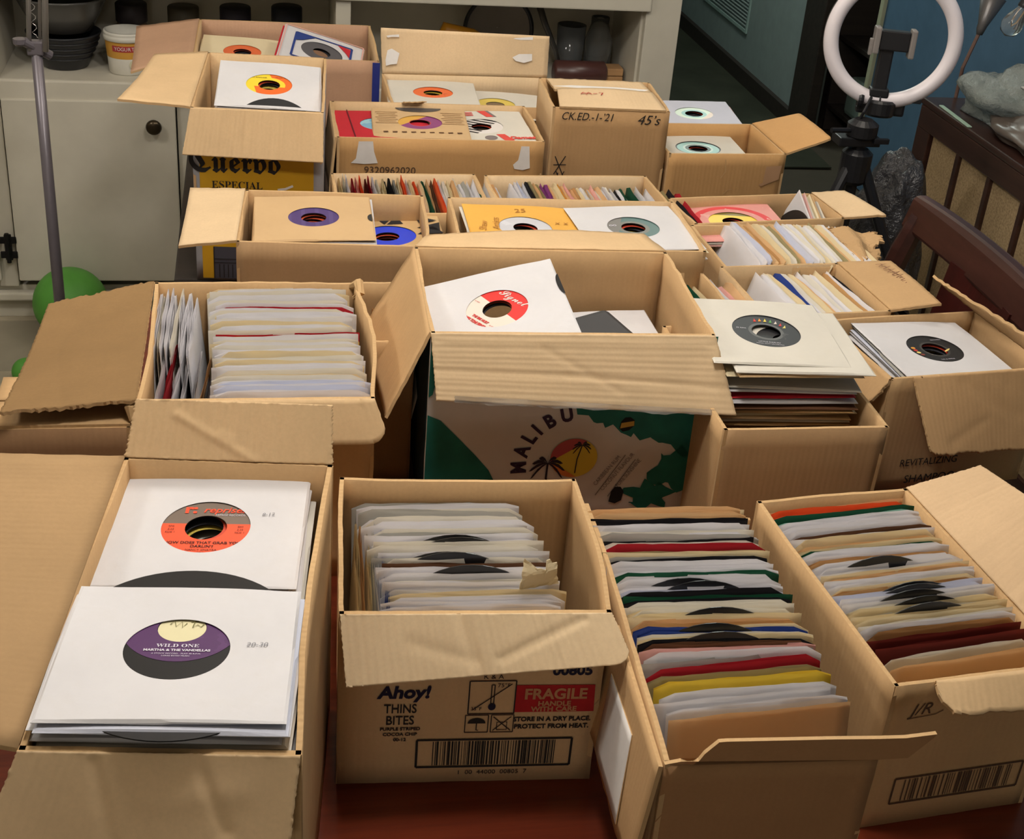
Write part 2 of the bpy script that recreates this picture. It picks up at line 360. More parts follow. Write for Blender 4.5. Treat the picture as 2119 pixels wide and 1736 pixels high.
# things on the cabinet's counter (top at CT)
CT = .692
def on(name, geo, m, label, cat, x, y, group=None, smooth=True, z=CT): return thing(name, geo, m, label, cat, (x, y, z), group=group, smooth=smooth)
BLK = plain('black_enamel', lin((34, 35, 38)), .35, .5)
pot = on('ribbed_pot', lathe([(.055, 0), (.06, .004), (.07, .03), (.085, .06), (.094, .085), (.098, .092), (.094, .094), (.088, .085), (.06, .03), (.05, .008)], 40), BLK, 'black ribbed bowl on the cabinet counter', 'bowl', -.49, 3.85, z=CT + .001)
for z, r in ((.03, .071), (.045, .079), (.06, .086), (.075, .091)):
    V, F = torus(r, .002, 40, 6); part('rib', [(x, z_, y + z) for x, y, z_ in V], F, BLK, pot, smooth=True)
GREYGL = plain('smoky_plastic', lin((92, 90, 86)), .25, .5)
b2 = on('mixing_bowl', lathe([(.06, 0), (.075, .004), (.10, .05), (.118, .088), (.124, .092), (.121, .095), (.113, .088), (.09, .045), (.06, .008)], 40), GREYGL, 'smoky grey bowl nested on top of the black ribbed bowl', 'bowl', -.49, 3.86, z=CT + .0945)
tub = empty('yogurt_tub', (-.325, 3.81, CT), 0, 'white yogurt tub with yellow and red label on the counter', 'tub')
part('body', *lathe([(.046, 0), (.049, .003), (.056, .098), (.053, .098), (.045, .006)], 40), plain('white_plastic', lin((216, 212, 200)), .4), tub, smooth=True)
part('label_band', *lathe([(.0523, .045), (.0562, .090)], 40, close=False), plain('yellow_print', lin((206, 152, 66)), .5), tub, smooth=True)
part('rim', *lathe([(.054, .088), (.06, .09), (.06, .101), (.0575, .103), (.0595, .106), (.058, .112), (.052, .112), (.051, .09)], 40), plain('white_plastic', lin((216, 212, 200)), .4), tub, smooth=True)
def arcpatch(r0, r1, z0, z1, a0, a1, n=10):
    V, F = [], []
    for i in range(n + 1):
        a = radians(a0 + (a1 - a0) * i / n); V += [(r0 * cos(a), r0 * sin(a), z0), (r1 * cos(a), r1 * sin(a), z1)]
    return V, [(2 * i, 2 * i + 2, 2 * i + 3, 2 * i + 1) for i in range(n)]
part('red_banner', *arcpatch(.0544, .0557, .064, .080, 232, 305), plain('dull_red_print', lin((176, 62, 62)), .5), tub)
for i, ch in enumerate('YOGURT'):
    a = radians(243 + i * 9.5); r = .0556
    letters(ch, .013, (r * cos(a), r * sin(a), .072), (-sin(a), cos(a), 0), (0, 0, 1), tub, plain('white_print', lin((225, 220, 215)), .6))
for i in range(4): part('small_print', *arcpatch(.0505 - i * .0006 + .0006, .0505 - i * .0006 + .0008, .036 - i * .006, .0385 - i * .006, 243, 262), BROWNINK, tub)
part('printed_oval', *lathe([(.012, 0), (.012, .0008)], 24), plain('pale_print', lin((205, 200, 170)), .6), tub).matrix_local = Matrix.Translation((.0515 * cos(radians(292)), .0515 * sin(radians(292)), .03)) @ Euler((radians(90), 0, radians(22))).to_matrix().to_4x4()
GLASS = NT('clear_jar_glass'); GLASS.b.inputs['Transmission Weight'].default_value = .9; GLASS.b.inputs['IOR'].default_value = 1.3; GLASS = GLASS.out((.9, .92, .9), .04, .5)
for nm, x, h, lid, body, lab in [('spice_jar', -.318, .155, (46, 40, 42), (120, 96, 78), 'jar with black lid behind the yogurt tub'), ('spice_jar', -.18, .15, (74, 68, 56), (150, 140, 116), 'jar with grey brown lid second from the yogurt tub'),
                             ('spice_jar', -.04, .155, (42, 38, 48), (190, 158, 52), 'dark lidded jar with yellow contents on the counter'), ('spice_jar', .10, .16, (32, 34, 44), (84, 80, 76), 'jar with navy lid nearest the white divider')]:
    j = empty(nm, (x, 3.93, CT), 0, lab, 'jar', 'jars on the cabinet counter')
    part('glass', *lathe([(.036, 0), (.04, .004), (.041, h - .06), (.036, h - .048)], 28), plain('jar_body_%d' % (x * 1000), lin(body), .2, .5), j, smooth=True)
    part('lid', *lathe([(.041, h - .05), (.0425, h - .048), (.0425, h - .003), (.04, h)], 28), plain('jar_lid_%d' % (x * 1000), lin(lid), .5), j, smooth=True)
    j.location.y = 3.93
pan = empty('round_pan', (.705, 3.97, CT), 0, 'dark rimmed round pan leaning against the back of the shelf', 'pan')
V, F = torus(.098, .006, 56, 10); part('rim', [(x, y, z + .106) for x, y, z in V], F, BLK, pan, smooth=True)
V, F = lathe([(.001, .016), (.06, .016), (.096, 0)], 48, close=False); part('pan_body', [(x, z + .008, y + .106) for x, y, z in V], F, plain('worn_grey_metal', lin((128, 120, 112)), .5, .4, .3), pan, smooth=True)
on('orange_packet', tube([(-.05, 0, .012), (-.055, 0, .07), (-.035, .004, .125), (.04, .01, .11), (.11, .01, .085)], [.016, .022, .022, .018, .008], 10), plain('orange_plastic', lin((206, 140, 34)), .4), 'bright orange packet standing beside the dark rimmed pan', 'packet', .575, 3.87)
tum = lambda r, h: lathe([(r * .82, 0), (r * .84, .004), (r, h), (r * .95, h), (r * .78, .008)], 32)
g = on('drinking_glass', tum(.042, .145), GLASS, 'clear drinking glass standing behind the dark rolled wood', 'glass', .905, 3.90)
g = on('glass_jar', lathe([(.035, 0), (.04, .006), (.041, .10), (.03, .13), (.026, .145), (.026, .165), (.023, .165), (.026, .13), (.037, .1), (.036, .01)], 32), GLASS, 'tall clear glass bottle beside the drinking glass', 'bottle', .992, 3.92)
on('steel_ladle', tube([(-.0, 0, .02), (-.02, 0, .08), (-.055, .01, .15), (-.075, .015, .20)], [.006, .007, .009, .01], 8), plain('dull_steel', lin((84, 82, 78)), .35, .5, .7), 'dark utensil handle leaning beside the clear glass', 'utensil', .875, 3.86)
on('rolling_pin', tube([(-.075, 0, .034), (-.07, 0, .034), (.07, 0, .034), (.078, 0, .034)], [.024, .034, .034, .022], 20), plain('dark_red_wood', lin((76, 46, 42)), .35, .5), 'dark red brown wooden cylinder lying before the glasses', 'rolling pin', .915, 3.80)
on('wooden_block', join(bx(-.03, -.03, 0, .03, .03, .02, .002), bx(-.028, -.028, .0215, .03, .03, .042, .002)), wood('pale_wood', lin((190, 150, 104)), lin((166, 124, 82)), .6), 'small stack of pale wooden blocks by the cabinet side', 'block', 1.02, 3.85, smooth=False)

# ------------------------------------------------------------------ cardboard boxes
TH = .0045
def carton(key, dims, label, flaps=(), mats=None, bow=None, wallkw=None, skip='', group=None, name='cardboard_box', cut={}):
    x, y, w_, d, h, yaw = dims; t = empty(name, (x, y, T), yaw, label, 'box', group)
    m = dict(F=CB2, B=CB2, L=CB2, R=CB2); m.update(mats or {}); bow = bow or {}; kw = wallkw or {}
    def wall(s, P):
        if s in skip: return
        P = [Vector(q) - Vector((0, 0, cut.get(s, 0))) if q[2] == h else q for q in P]
        a = bow.get(s, .0015); sd = hash_(key + s)
        k = dict(nu=14, nv=8, th=TH, seed=sd, jag=.0004, wob=None if s == 'F' else lambda u, v, Lu, Lv: a * sin(pi * u) * v + .0007 * sin(9 * u + sd)); k.update(kw.get(s, {}))
        if m[s].name.split('_')[0] in ('case', 'deep'): k['inner'] = CB2
        board('side_panel', P, t, m[s], **k)
    e = TH / 2
    wall('F', [(0, e, 0), (w_, e, 0), (w_, e, h), (0, e, h)]); wall('B', [(w_, d - e, 0), (0, d - e, 0), (0, d - e, h), (w_, d - e, h)])
    wall('L', [(e, d, 0), (e, 0, 0), (e, 0, h), (e, d, h)]); wall('R', [(w_ - e, 0, 0), (w_ - e, d, 0), (w_ - e, d, h), (w_ - e, 0, h)])
    part('bottom_panel', *bx(.005, .005, .001, w_ - .005, d - .005, .005), CB2, t)
    M = mat_of(t)
    H = dict(front=((0, 0, h), (w_, 0, h)), back=((0, d, h), (w_, d, h)), left=((0, d, h), (0, 0, h)), right=((w_, d, h), (w_, 0, h)))
    for side, A, B, mm, k in flaps:
        a, b = [M @ Vector(q) for q in H[side]]; hs = k.pop('hspan', (0, 1)); a, b = a.lerp(b, hs[0]), a.lerp(b, hs[1])
        P = [a, b, Vector((B[0], B[1], B[2] + T)), Vector((A[0], A[1], A[2] + T))]
        kk = dict(nu=16, nv=8, th=TH * .9, seed=hash_(key + side), jag=.0005); kk.update(k)
        board('flap', P, t, mm, world=True, **kk)
    return t
def hash_(s): return sum(ord(c) * (i + 3) for i, c in enumerate(s))
def face(t, side, dims):
    """origin, right and up of an outer face, in the box's own frame"""
    w_, d, h = dims[2:5]
    return dict(F=((0, -.0008, 0), (1, 0, 0), (0, 0, 1)), L=((-.0008, d, 0), (0, -1, 0), (0, 0, 1)), T=((0, 0, h), (1, 0, 0), (0, 1, 0)))[side]
def at2(fr, x, z):
    O, U, W = fr; return Vector(O) + Vector(U) * x + Vector(W) * z
CR = crease
WHT = plain('white_tape', lin((222, 218, 214)), .7, .3, 0, .05, 40)
D_ = {}
# A: near left, white sleeves lying on top
D_['A'] = (-.171, .779, .199, .402, .31, -.113)
A = carton('A', D_['A'], 'large open box at the near left corner with white sleeved records lying on top', [
    ('front', (-.198, .752, .248), (.0175, .728, .242), cardboard('pale_worn_cardboard', lin((232, 200, 158)), .12), dict(nu=90, nv=40, wob=CR([(.28, .1, .42, 1, .0025, .004), (.62, 0, .78, .8, .003, .004), (.5, .5, .8, .4, -.0015, .01)], .004))),
    ('back', (-.1145, 1.208, .358), (.0725, 1.186, .360), CBR, dict(nu=90, nv=40, jag=.001, wob=CR([(.22, .75, .62, .02, .003, .0035), (.45, .45, .5, .35, .002, .004)], .002))),
    ('left', (-.292, 1.134, .345), (-.290, .80, .330), cardboard('weathered_cardboard', lin((164, 134, 97)), .1), dict(nu=20, nv=12, wob=CR([(.33, 0, .36, 1, .002, .004), (.62, 0, .6, 1, .002, .004)], .004)))], bow={'R': -.006, 'L': .004})
patch(ell(0, 0, .0028, .0016, 10), (-.075, .20, .331), (1, 0, 0), (0, 1, .05), A, BROWNINK, 'stain', .001)
# B: near middle, printed shipping case
D_['B'] = (.073, 1.043, .26, .2426, .215, -.06)
B = carton('B', D_['B'], 'printed biscuit case with a barcode and red fragile panel, filed white sleeves inside', [
    ('front', (.0775, 1.004, .159), (.350, .990, .182), cardboard('pale_ribbed_cardboard', lin((234, 207, 168)), .3), dict(nu=90, nv=40, rc=0.0, rc2=.02, wob=CR([(.43, .0, .47, 1, .0035, .005), (.55, .75, .88, .12, .003, .004), (.25, .45, .45, .75, .002, .006)], .004)))],
    mats=dict(B=CB2, F=CB), bow={'R': .006, 'B': -.004})
f = face(B, 'F', D_['B']); fO, fU, fW = f
def ptxt(t, fr, s, size, x, z, m=INK, **k): return letters(s, size, at2(fr, x, z), fr[1], fr[2], t, m, **k)
NAVY = plain('navy_ink', lin((28, 26, 52)), .7); REDINK = plain('red_print', lin((176, 36, 40)), .7, .3, 0, .1, 60)
KRAFTINK = plain('board_coloured_print', lin((190, 140, 100)), .8)
ptxt(B, f, 'Ahoy!', .021, .064, .119, NAVY, bold=.0008, shear=.15)
ptxt(B, f, 'THINS', .016, .061, .0985, INK, sx=.72, bold=.0002); ptxt(B, f, 'BITES', .016, .061, .0835, INK, sx=.75, bold=.0002)
for z, s in ((.0728, 'PURPLE STRIPED'), (.0658, 'COCOA CHIP'), (.0588, '00-12')): ptxt(B, f, s, .0055, .0615, z, INK, bold=.0002)
def frame2(t, fr, x0, z0, x1, z1, wd, m, name='printed_frame'):
    O, U, W = fr; return strokes([[(x0, z0), (x1, z0)], [(x0, z1), (x1, z1)], [(x0, z0), (x0, z1)], [(x1, z0), (x1, z1)]], wd, O, U, W, t, m, name)
frame2(B, f, .128, .091, .174, .133, .0013, INK); frame2(B, f, .126, .067, .149, .0893, .001, INK); frame2(B, f, .152, .067, .1745, .0893, .001, INK)
strokes([[(.132, .096), (.170, .129)], [(.150, .128), (.150, .103)], [(.153, .128), (.153, .103)], [(.150, .128), (.153, .128)]], .0011, fO, fU, fW, B, INK, 'thermometer_mark')
patch(ell(.1515, .100, .0038, .0046), fO, fU, fW, B, NAVY, 'thermometer_mark')
ptxt(B, f, '75°F', .007, .162, .127, INK); ptxt(B, f, '35°F', .006, .136, .0975, INK); ptxt(B, f, 'K & A', .008, .151, .138, INK)
patch(ell(.1375, .0785, .009, .007, 18, 0, 180), fO, fU, fW, B, INK, 'umbrella_mark'); strokes([[(.1375, .079), (.1375, .070), (.1395, .0695)]], .0011, fO, fU, fW, B, INK, 'umbrella_mark')
strokes([[(.154, .069), (.172, .087)], [(.154, .087), (.172, .069)], [(.158, .07), (.168, .07), (.168, .08), (.158, .08), (.158, .07)]], .001, fO, fU, fW, B, INK, 'no_crush_mark')
patch([(.1745, .0925), (.2548, .0925), (.2532, .1268), (.1745, .1272)], fO, fU, fW, B, REDINK, 'red_panel')
ff = (Vector(fO) + Vector((0, -.0006, 0)), fU, fW)
ptxt(B, ff, 'FRAGILE', .0185, .2145, .1155, KRAFTINK, bold=.0006, sx=.92); ptxt(B, ff, 'HANDLE', .0085, .214, .1035, KRAFTINK, bold=.0003); ptxt(B, ff, 'WITH CARE', .0085, .214, .0965, KRAFTINK, bold=.0003)
ptxt(B, f, 'STORE IN A DRY PLACE.', .0078, .2135, .0830, INK, sx=.93, bold=.0003); ptxt(B, f, 'PROTECT FROM HEAT.', .0078, .2135, .0735, INK, sx=.95, bold=.0003)
ptxt(B, f, '00805', .016, .229, .1445, NAVY, sx=1.0, bold=.0006)
frame2(B, f, .079, .0215, .2363, .0577, .0024, INK); r = random.Random(3); x = .0955; bars = []
while x < .2195:
    wd = r.choice([.0006, .0009, .0013, .0018]); bars.append([(x, .0238), (x, .0555)]); strokes([bars[-1]], wd, fO, fU, fW, B, INK, 'barcode_bar'); x += wd / 2 + r.choice([.0011, .0015, .0022])
ptxt(B, f, '1  00  44000  00805  7', .0078, .157, .0133, INK)
# C: long torn-front box
D_['C'] = (.342, .852, .195, .413, .185, -.045)
Cx = carton('C', D_['C'], 'long narrow box with a torn ragged front edge and tightly filed mixed sleeves', [], mats=dict(F=cardboard('bare_front_board', lin((168, 128, 90)), .08), L=CB2), bow={'L': -.003}, cut={'R': .09, 'B': .02})
P_ = [(0, .0), (.014, .003), (.024, -.0015), (.030, .003), (.034, .011), (.045, .024), (.052, .0245), (.10, .024), (.15, .0235), (.19, .0225), (.215, .0225), (.243, .026), (.241, .022), (.222, -.001), (.195, -.002)]
part('torn_flap', *(lambda V: ([Vector((x, -.001, .185 + z)) for x, z in P_] + [Vector((x, .0032, .185 + z)) for x, z in P_], [tuple(range(15)), tuple(range(29, 14, -1))] + [(i, i + 15, (i + 1) % 15 + 15, (i + 1) % 15) for i in range(15)]))(0), [cardboard('bare_front_board', KRAFT), EDGE], Cx, mi=[0, 0] + [1] * 15)
board('flap', [(-.003, .20, .18), (-.003, 0, .182), (-.020, -.012, .055), (-.022, .19, .06)], Cx, CB2, nu=14, nv=10, torn=.004, wob=CR([], .002))
fl_ = [Vector((-.003, .14, .165)), Vector((-.003, .02, .165))]
board('paper_patch', [(-.0115, .165, .148), (-.0095, .075, .150), (-.0215, .045, .068), (-.0235, .145, .068)], Cx, WHT, th=.001, nu=8, nv=8)
# D: near right
D_['D'] = (.592, .934, .193, .327, .185, .093)
Dx = carton('D', D_['D'], 'near right box with a big pale side flap raised and maroon sleeves at its front', [
    ('right', (.829, 1.257, .226), (.857, 1.000, .260), cardboard('pale_pinkish_cardboard', lin((206, 176, 140)), .16, 0, .009), dict(nu=90, nv=40, wob=CR([(.18, 0, .2, 1, -.0012, .002), (.42, 0, .44, 1, .0012, .003), (.7, 0, .7, 1, .002, .004)], .003))),
    ('front', (.628, .905, .170), (.786, .925, .165), CB, dict(hspan=(.22, 1), rc=.03, nu=20, torn=.002, wob=CR([], .004)))])
f = face(Dx, 'F', D_['D'])
frame2(Dx, f, .028, .029, .175, .0625, .0022, BROWNINK); r = random.Random(9); x = .04
while x < .165:
    strokes([[(x, .0315), (x, .060)]], r.choice([.0008, .0014, .002]), *f, Dx, BROWNINK, 'barcode_bar'); x += r.choice([.0026, .0036, .005])
ptxt(Dx, f, 'J/R', .02, .035, .152, BROWNINK, shear=.3); strokes([[(.022, .142), (.052, .144), (.06, .148)]], .0009, *f, Dx, BROWNINK, 'swash')
# E: rum case in the middle
D_['E'] = (.209, 1.498, .357, .268, .285, -.034)
TEALP = plain('dark_teal_print', lin((22, 96, 84)), .55, .3, 0, .3, 14); CASEW = plain('case_white_print', lin((196, 190, 182)), .6, .3, 0, .05)
DKTEAL = plain('deep_teal_print', lin((34, 66, 70)), .6, .3, 0, .25)
E_ = carton('E', D_['E'], 'big open rum case in the middle with a wide front flap and teal palm print', [
    ('front', (.214, 1.456, .214), (.588, 1.428, .202), cardboard('long_ribbed_cardboard', KRAFT3, .18, 1, .0075), dict(nu=90, nv=40, wob=CR([(0, .55, .45, .56, .002, .003), (.45, .56, 1, .66, .0025, .003), (.05, .12, .95, .13, -.001, .003), (.38, .2, .62, .75, .0015, .004)], .006))),
    ('left', (.139, 1.717, .172), (.154, 1.458, .190), CB2, dict(nu=16, nv=14, wob=CR([], .006))),
    ('back', (.246, 1.870, .259), (.572, 1.862, .267), CB, dict(nu=24, nv=8, wob=CR([], .007)))],
    mats=dict(F=CASEW, L=DKTEAL, R=CB2, B=CB2), wallkw={'R': dict(jag=.0012), 'B': dict(jag=.001)})
f = face(E_, 'F', D_['E']); fO, fU, fW = f
patch([(.001, .171), (.018, .163), (.0414, .138), (.065, .112), (.0834, .0897), (.098, .06), (.105, .02), (.105, .002), (.001, .002)], fO, fU, fW, E_, TEALP, 'teal_swoosh')
patch([(.001, .28), (.001, .196), (.006, .20), (.012, .23), (.012, .28)], fO, fU, fW, E_, TEALP, 'teal_swoosh')
r = random.Random(5); edge = [(.165, .19)] + [(.165 + .185 * i / 24 + r.uniform(-.004, .004), .188 - .078 * (i / 24) ** .9 + r.uniform(-.006, .006)) for i in range(1, 25)]
patch(edge + [(.361, .05), (.361, .284), (.165, .284)], fO, fU, fW, E_, TEALP, 'teal_splash')
patch([(.30 + .03 * cos(a) * (1 + .35 * sin(5 * a)), .05 + .02 * sin(a) * (1 + .3 * cos(7 * a))) for a in [i * pi / 14 for i in range(28)]], fO, fU, fW, E_, TEALP, 'teal_splash')
patch([(.33 + .03 * cos(a) * (1 + .3 * sin(4 * a)), .09 + .03 * sin(a) * (1 + .3 * cos(5 * a))) for a in [i * pi / 14 for i in range(28)]], fO, fU, fW, E_, TEALP, 'teal_splash')
cxm, czm, rr = .197, .0985, .074
for ch, a in zip('MALIBU', (184, 165, 149, 137, 122, 104)):
    a = radians(a); p = at2(f, cxm + rr * cos(a), czm + rr * sin(a)); u = (sin(a), 0, -cos(a)); v = (cos(a), 0, sin(a))
    letters(ch, .027, p, u, v, E_, plain('plum_print', lin((48, 30, 50)), .6), bold=.0011, sx=.85)
f2 = (Vector(fO) + Vector((0, -.0004, 0)), fU, fW); f3 = (Vector(fO) + Vector((0, -.0008, 0)), fU, fW)
patch(ell(.194, .1075, .031, .029, 40), *f, E_, plain('sun_yellow_print', lin((204, 178, 62)), .6), 'sun_print')
patch(ell(.194, .1075, .031, .029, 24, 60, 190), *f2, E_, plain('sunset_rose_print', lin((172, 78, 82)), .6), 'sun_print')
patch(ell(.194, .1075, .031, .029, 24, 190, 280), *f2, E_, plain('sunset_orange_print', lin((206, 120, 58)), .6), 'sun_print')
def palm(cx_, cz_, s, tx, tz, m):
    strokes([[(tx, tz), ((tx + cx_) / 2 - s * .15, (tz + cz_) / 2), (cx_, cz_)]], s * .11, *f3, E_, m, 'palm_print')
    for k in range(9):
        a = radians(-25 + k * 29); q = [(cx_ + s * t * cos(a), cz_ + s * t * sin(a) - s * .55 * t * t) for t in (0, .3, .6, .85, 1)]
        V = [q[0], (q[1][0], q[1][1] + s * .09), (q[2][0], q[2][1] + s * .1), (q[3][0], q[3][1] + s * .05), q[4], (q[3][0], q[3][1] - s * .12), (q[2][0], q[2][1] - s * .1), (q[1][0], q[1][1] - s * .05)]
        patch(V, *f3, E_, m, 'palm_print')
PLUM = plain('dark_palm_print', lin((38, 30, 40)), .6)
palm(.160, .100, .024, .166, .055, PLUM); palm(.203, .127, .013, .197, .085, PLUM)
for i, (x0, s) in enumerate(((.226, 'CARIBBEAN RUM'), (.240, 'COCONUT FLAVOUR'), (.255, 'PURE SUNSHINE'))):
    letters(s, .0085, at2(f, x0 + .014, .088 - .002 * i), (.55, 0, .83), (-.83, 0, .55), E_, plain('grey_print', lin((120, 112, 112)), .7), sx=.8)
strokes([[(.228, .05), (.262, .112)], [(.245, .048), (.276, .105)]], .0012, *f, E_, plain('grey_print', lin((120, 112, 112)), .7), 'printed_line')
DARK = plain('hole_dark', (.012, .01, .009), .9)
patch([(.249, .152), (.2505, .162), (.255, .168), (.262, .1685), (.268, .164), (.2685, .156), (.262, .149), (.254, .147)], *f2, E_, DARK, 'hand_hole')
patch([(.250, .152), (.268, .156), (.2675, .163), (.251, .160)], *f3, E_, plain('mustard_print', lin((176, 138, 58)), .6), 'hand_hole_edge')
patch([(.247, .040), (.249, .056), (.2535, .063), (.261, .063), (.266, .056), (.264, .042), (.256, .037)], *f2, E_, DARK, 'hand_hole')
TAPE = NT('clear_tape'); TAPE.b.inputs['Transmission Weight'].default_value = .75; TAPE.b.inputs['IOR'].default_value = 1.35; TAPE = TAPE.out((.86, .84, .8), .12, .6)
vs, fs, uvs, mi = sheet_geo([(.236, 1.4535, T + .2215), (.560, 1.4285, T + .2105), (.562, 1.4265, T + .2025), (.236, 1.4525, T + .2135)], nu=40, nv=4, th=.0005, torn=.0012, jag=.0006, seed=4, wob=lambda u, v, a, b: .002 * sin(23 * u) * v)
part('clear_tape', vs, fs, TAPE, E_, world=True)
# F, G2: second row
D_['F'] = (-.025, 1.892, .280, .215, .24, -.06)
F_ = carton('F', D_['F'], 'open box holding a tan sleeve with purple label, its left flap bent outwards', [
    ('left', (-.097, 2.112, .238), (-.108, 1.915, .222), CB3, dict(nu=14, nv=12, wob=CR([(.3, .3, .55, .45, .001, .004)], .004)))], mats=dict(F=cardboard('smooth_box_front', lin((176, 142, 104)), .1)))
D_['G2'] = (.302, 1.872, .372, .212, .24, -.024)
G2 = carton('G2', D_['G2'], 'wide open box with a mustard sleeve and a white sleeve lying side by side', [], mats=dict(B=CB, R=CB))
for i, (c, z) in enumerate(((PAP['R'][1], .2), (PAP['b'][1], .19), (PAP['W'][1], .185))):
    part('loose_strip', *bx(.3725 + i * .004, .002 + i * .004, .10, .375 + i * .004, .16, z), c, G2)
# H: left middle
D_['H'] = (-.132, 1.400, .266, .327, .25, -.005)
H_ = carton('H', D_['H'], 'left hand open box crammed with worn filed sleeves, wide flap spread to the left', [
    ('left', (-.262, 1.697, .231), (-.276, 1.383, .246), cardboard('worn_cardboard', lin((138, 109, 73)), .1), dict(nu=90, nv=40, jag=.0012, wob=CR([(0, .6, .5, .75, .002, .006), (.5, .75, 1, .55, .002, .005)], .005))),
    ('front', (-.137, 1.372, .204), (.151, 1.369, .206), CB, dict(nu=30, rc=.025, wob=CR([], .005)))], bow={'R': .012, 'L': -.004}, wallkw={'R': dict(jag=.0012), 'B': dict(jag=.0015)})
part('torn_corner', *tube([(.258, .325, .245), (.268, .318, .252), (.270, .300, .247), (.262, .31, .235)], [.004, .008, .006, .003], 8), EDGE, H_)
part('torn_corner', *tube([(-.002, .012, .246), (-.008, .002, .24), (-.006, -.006, .228)], [.004, .007, .003], 8), EDGE, H_)
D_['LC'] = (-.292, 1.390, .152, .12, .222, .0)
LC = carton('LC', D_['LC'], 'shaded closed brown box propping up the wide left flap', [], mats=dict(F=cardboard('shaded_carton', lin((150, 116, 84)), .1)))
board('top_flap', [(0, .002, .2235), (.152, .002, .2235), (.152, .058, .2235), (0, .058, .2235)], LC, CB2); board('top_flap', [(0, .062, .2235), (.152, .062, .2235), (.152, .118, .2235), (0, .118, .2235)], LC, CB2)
# V, T: slivers of boxes between the big ones
D_['V'] = (.142, 1.615, .062, .19, .215, .0)
V_ = carton('V', D_['V'], 'narrow box of sleeves squeezed between the left box and the big rum case', [])
D_['T'] = (.588, 1.715, .092, .150, .205, .04)
T_ = carton('T', D_['T'], 'small box of sleeves hidden behind the right wall of the rum case', [])
# G: stack box, J: right box
D_['G'] = (.556, 1.379, .213, .290, .21, -.003)
G_ = carton('G', D_['G'], 'small plain box overfilled with a stack of sleeves, dark labelled record on top', [], mats=dict(F=cardboard('smooth_box_front', lin((176, 142, 104)), .1)))
D_['J'] = (.853, 1.551, .253, .190, .185, .11)
J_ = carton('J', D_['J'], 'battered shampoo case at the right edge with white sleeved records and drooping flap', [
    ('front', (.897, 1.478, .105), (1.098, 1.527, .088), cardboard('battered_cardboard', lin((186, 150, 108)), .1), dict(hspan=(.13, 1), nu=90, nv=40, rc=.012, torn=.0015, wob=CR([(.35, .1, .75, .6, .0015, .006), (.2, .85, .5, .6, .0015, .006), (.7, .1, .95, .6, .001, .006)], .006))),
    ('right', (1.028, 1.818, .220), (1.102, 1.59, .209), CB2, dict(nu=30, nv=8, jag=.0014, torn=.002)),
    ('left', (.815, 1.752, .165), (.823, 1.545, .140), CB2, dict(nu=24, nv=8, torn=.005, jag=.001, rc=.03, wob=CR([(.5, 0, .6, 1, .004, .006)], .006)))], bow={'L': .005})
f = face(J_, 'F', D_['J']); ptxt(J_, f, 'REVITALIZING', .0165, .092, .046, INK, sx=.9); ptxt(J_, f, 'SHAMPOO', .0185, .100, .018, INK, sx=.95)
# I, S, R: right column
D_['I'] = (.738, 1.740, .202, .184, .19, .084)
I_ = carton('I', D_['I'], 'open box of filed sleeves with a flat handwritten flap on its right', [
    ('right', (1.003, 1.915, .203), (1.017, 1.755, .202), cardboard('flat_flap_cardboard', KRAFT2, .08), dict(nu=26, nv=14, wob=CR([(.75, .35, .85, .55, -.0015, .003), (.9, .7, .97, .9, -.0015, .003)], .002)))], mats=dict(B=CB, L=CB))
O = Vector((.980, 1.905, T + .2035)); u = Vector((.28, -1, 0)).normalized(); v = Vector((1, .28, 0.12)).normalized()
r = random.Random(11); zz = [[(.0 + .011 * k, -.008 + .003 * (k % 2)), (.004 + .011 * k, .010), (.008 + .011 * k, -.008)] for k in range(8)] + [[(.01 * k + .001, .0), (.01 * k + .007, .001)] for k in range(8)]
inv = mat_of(I_).inverted(); strokes([[(a * 1.0, b) for a, b in q] for q in zz], .0013, inv @ O, inv.to_3x3() @ u, inv.to_3x3() @ v, I_, plain('red_brown_pen', lin((110, 62, 50)), .7), 'handwriting', .0008)
D_['S'] = (.734, 1.928, .237, .184, .185, .027)
S_ = carton('S', D_['S'], 'box of white filed sleeves with a torn crumpled flap at its right end', [])
vs, fs, uvs, mi = sheet_geo([(.965, 2.095, T + .185), (.968, 1.955, T + .185), (1.02, 1.985, T + .165), (1.055, 2.09, T + .183)], nu=24, nv=12, torn=.008, jag=.003, seed=21, rc=.02, wob=CR([(0, .35, 1, .4, .012, .012), (0, .7, 1, .7, -.008, .01), (.5, 0, .6, 1, .006, .01)], .01))
part('flap', vs, fs, [CB2, EDGE], S_, world=True, uvs=uvs, mi=mi)
D_['R'] = (.738, 2.116, .285, .125, .185, .12)
R_b = carton('R', D_['R'], 'box with a pink sleeved record, shaded back wall and a square right flap', [
    ('right', (1.060, 2.255, .197), (1.078, 2.110, .206), CB3, dict(nu=16, nv=10, wob=CR([(0, .75, 1, .78, .0015, .003)], .002)))])
# U1, U2: long low rows behind
D_['U1'] = (.137, 2.110, .252, .192, .2, .02)
U1 = carton('U1', D_['U1'], 'low box of colourful filed sleeves, left of the two behind the open boxes', [], mats=dict(B=CB3, R=CB))
D_['U2'] = (.408, 2.108, .298, .194, .2, .035)
U2 = carton('U2', D_['U2'], 'low box of filed sleeves with a gap, right of the two behind open boxes', [], mats=dict(B=CB3, L=CB3))
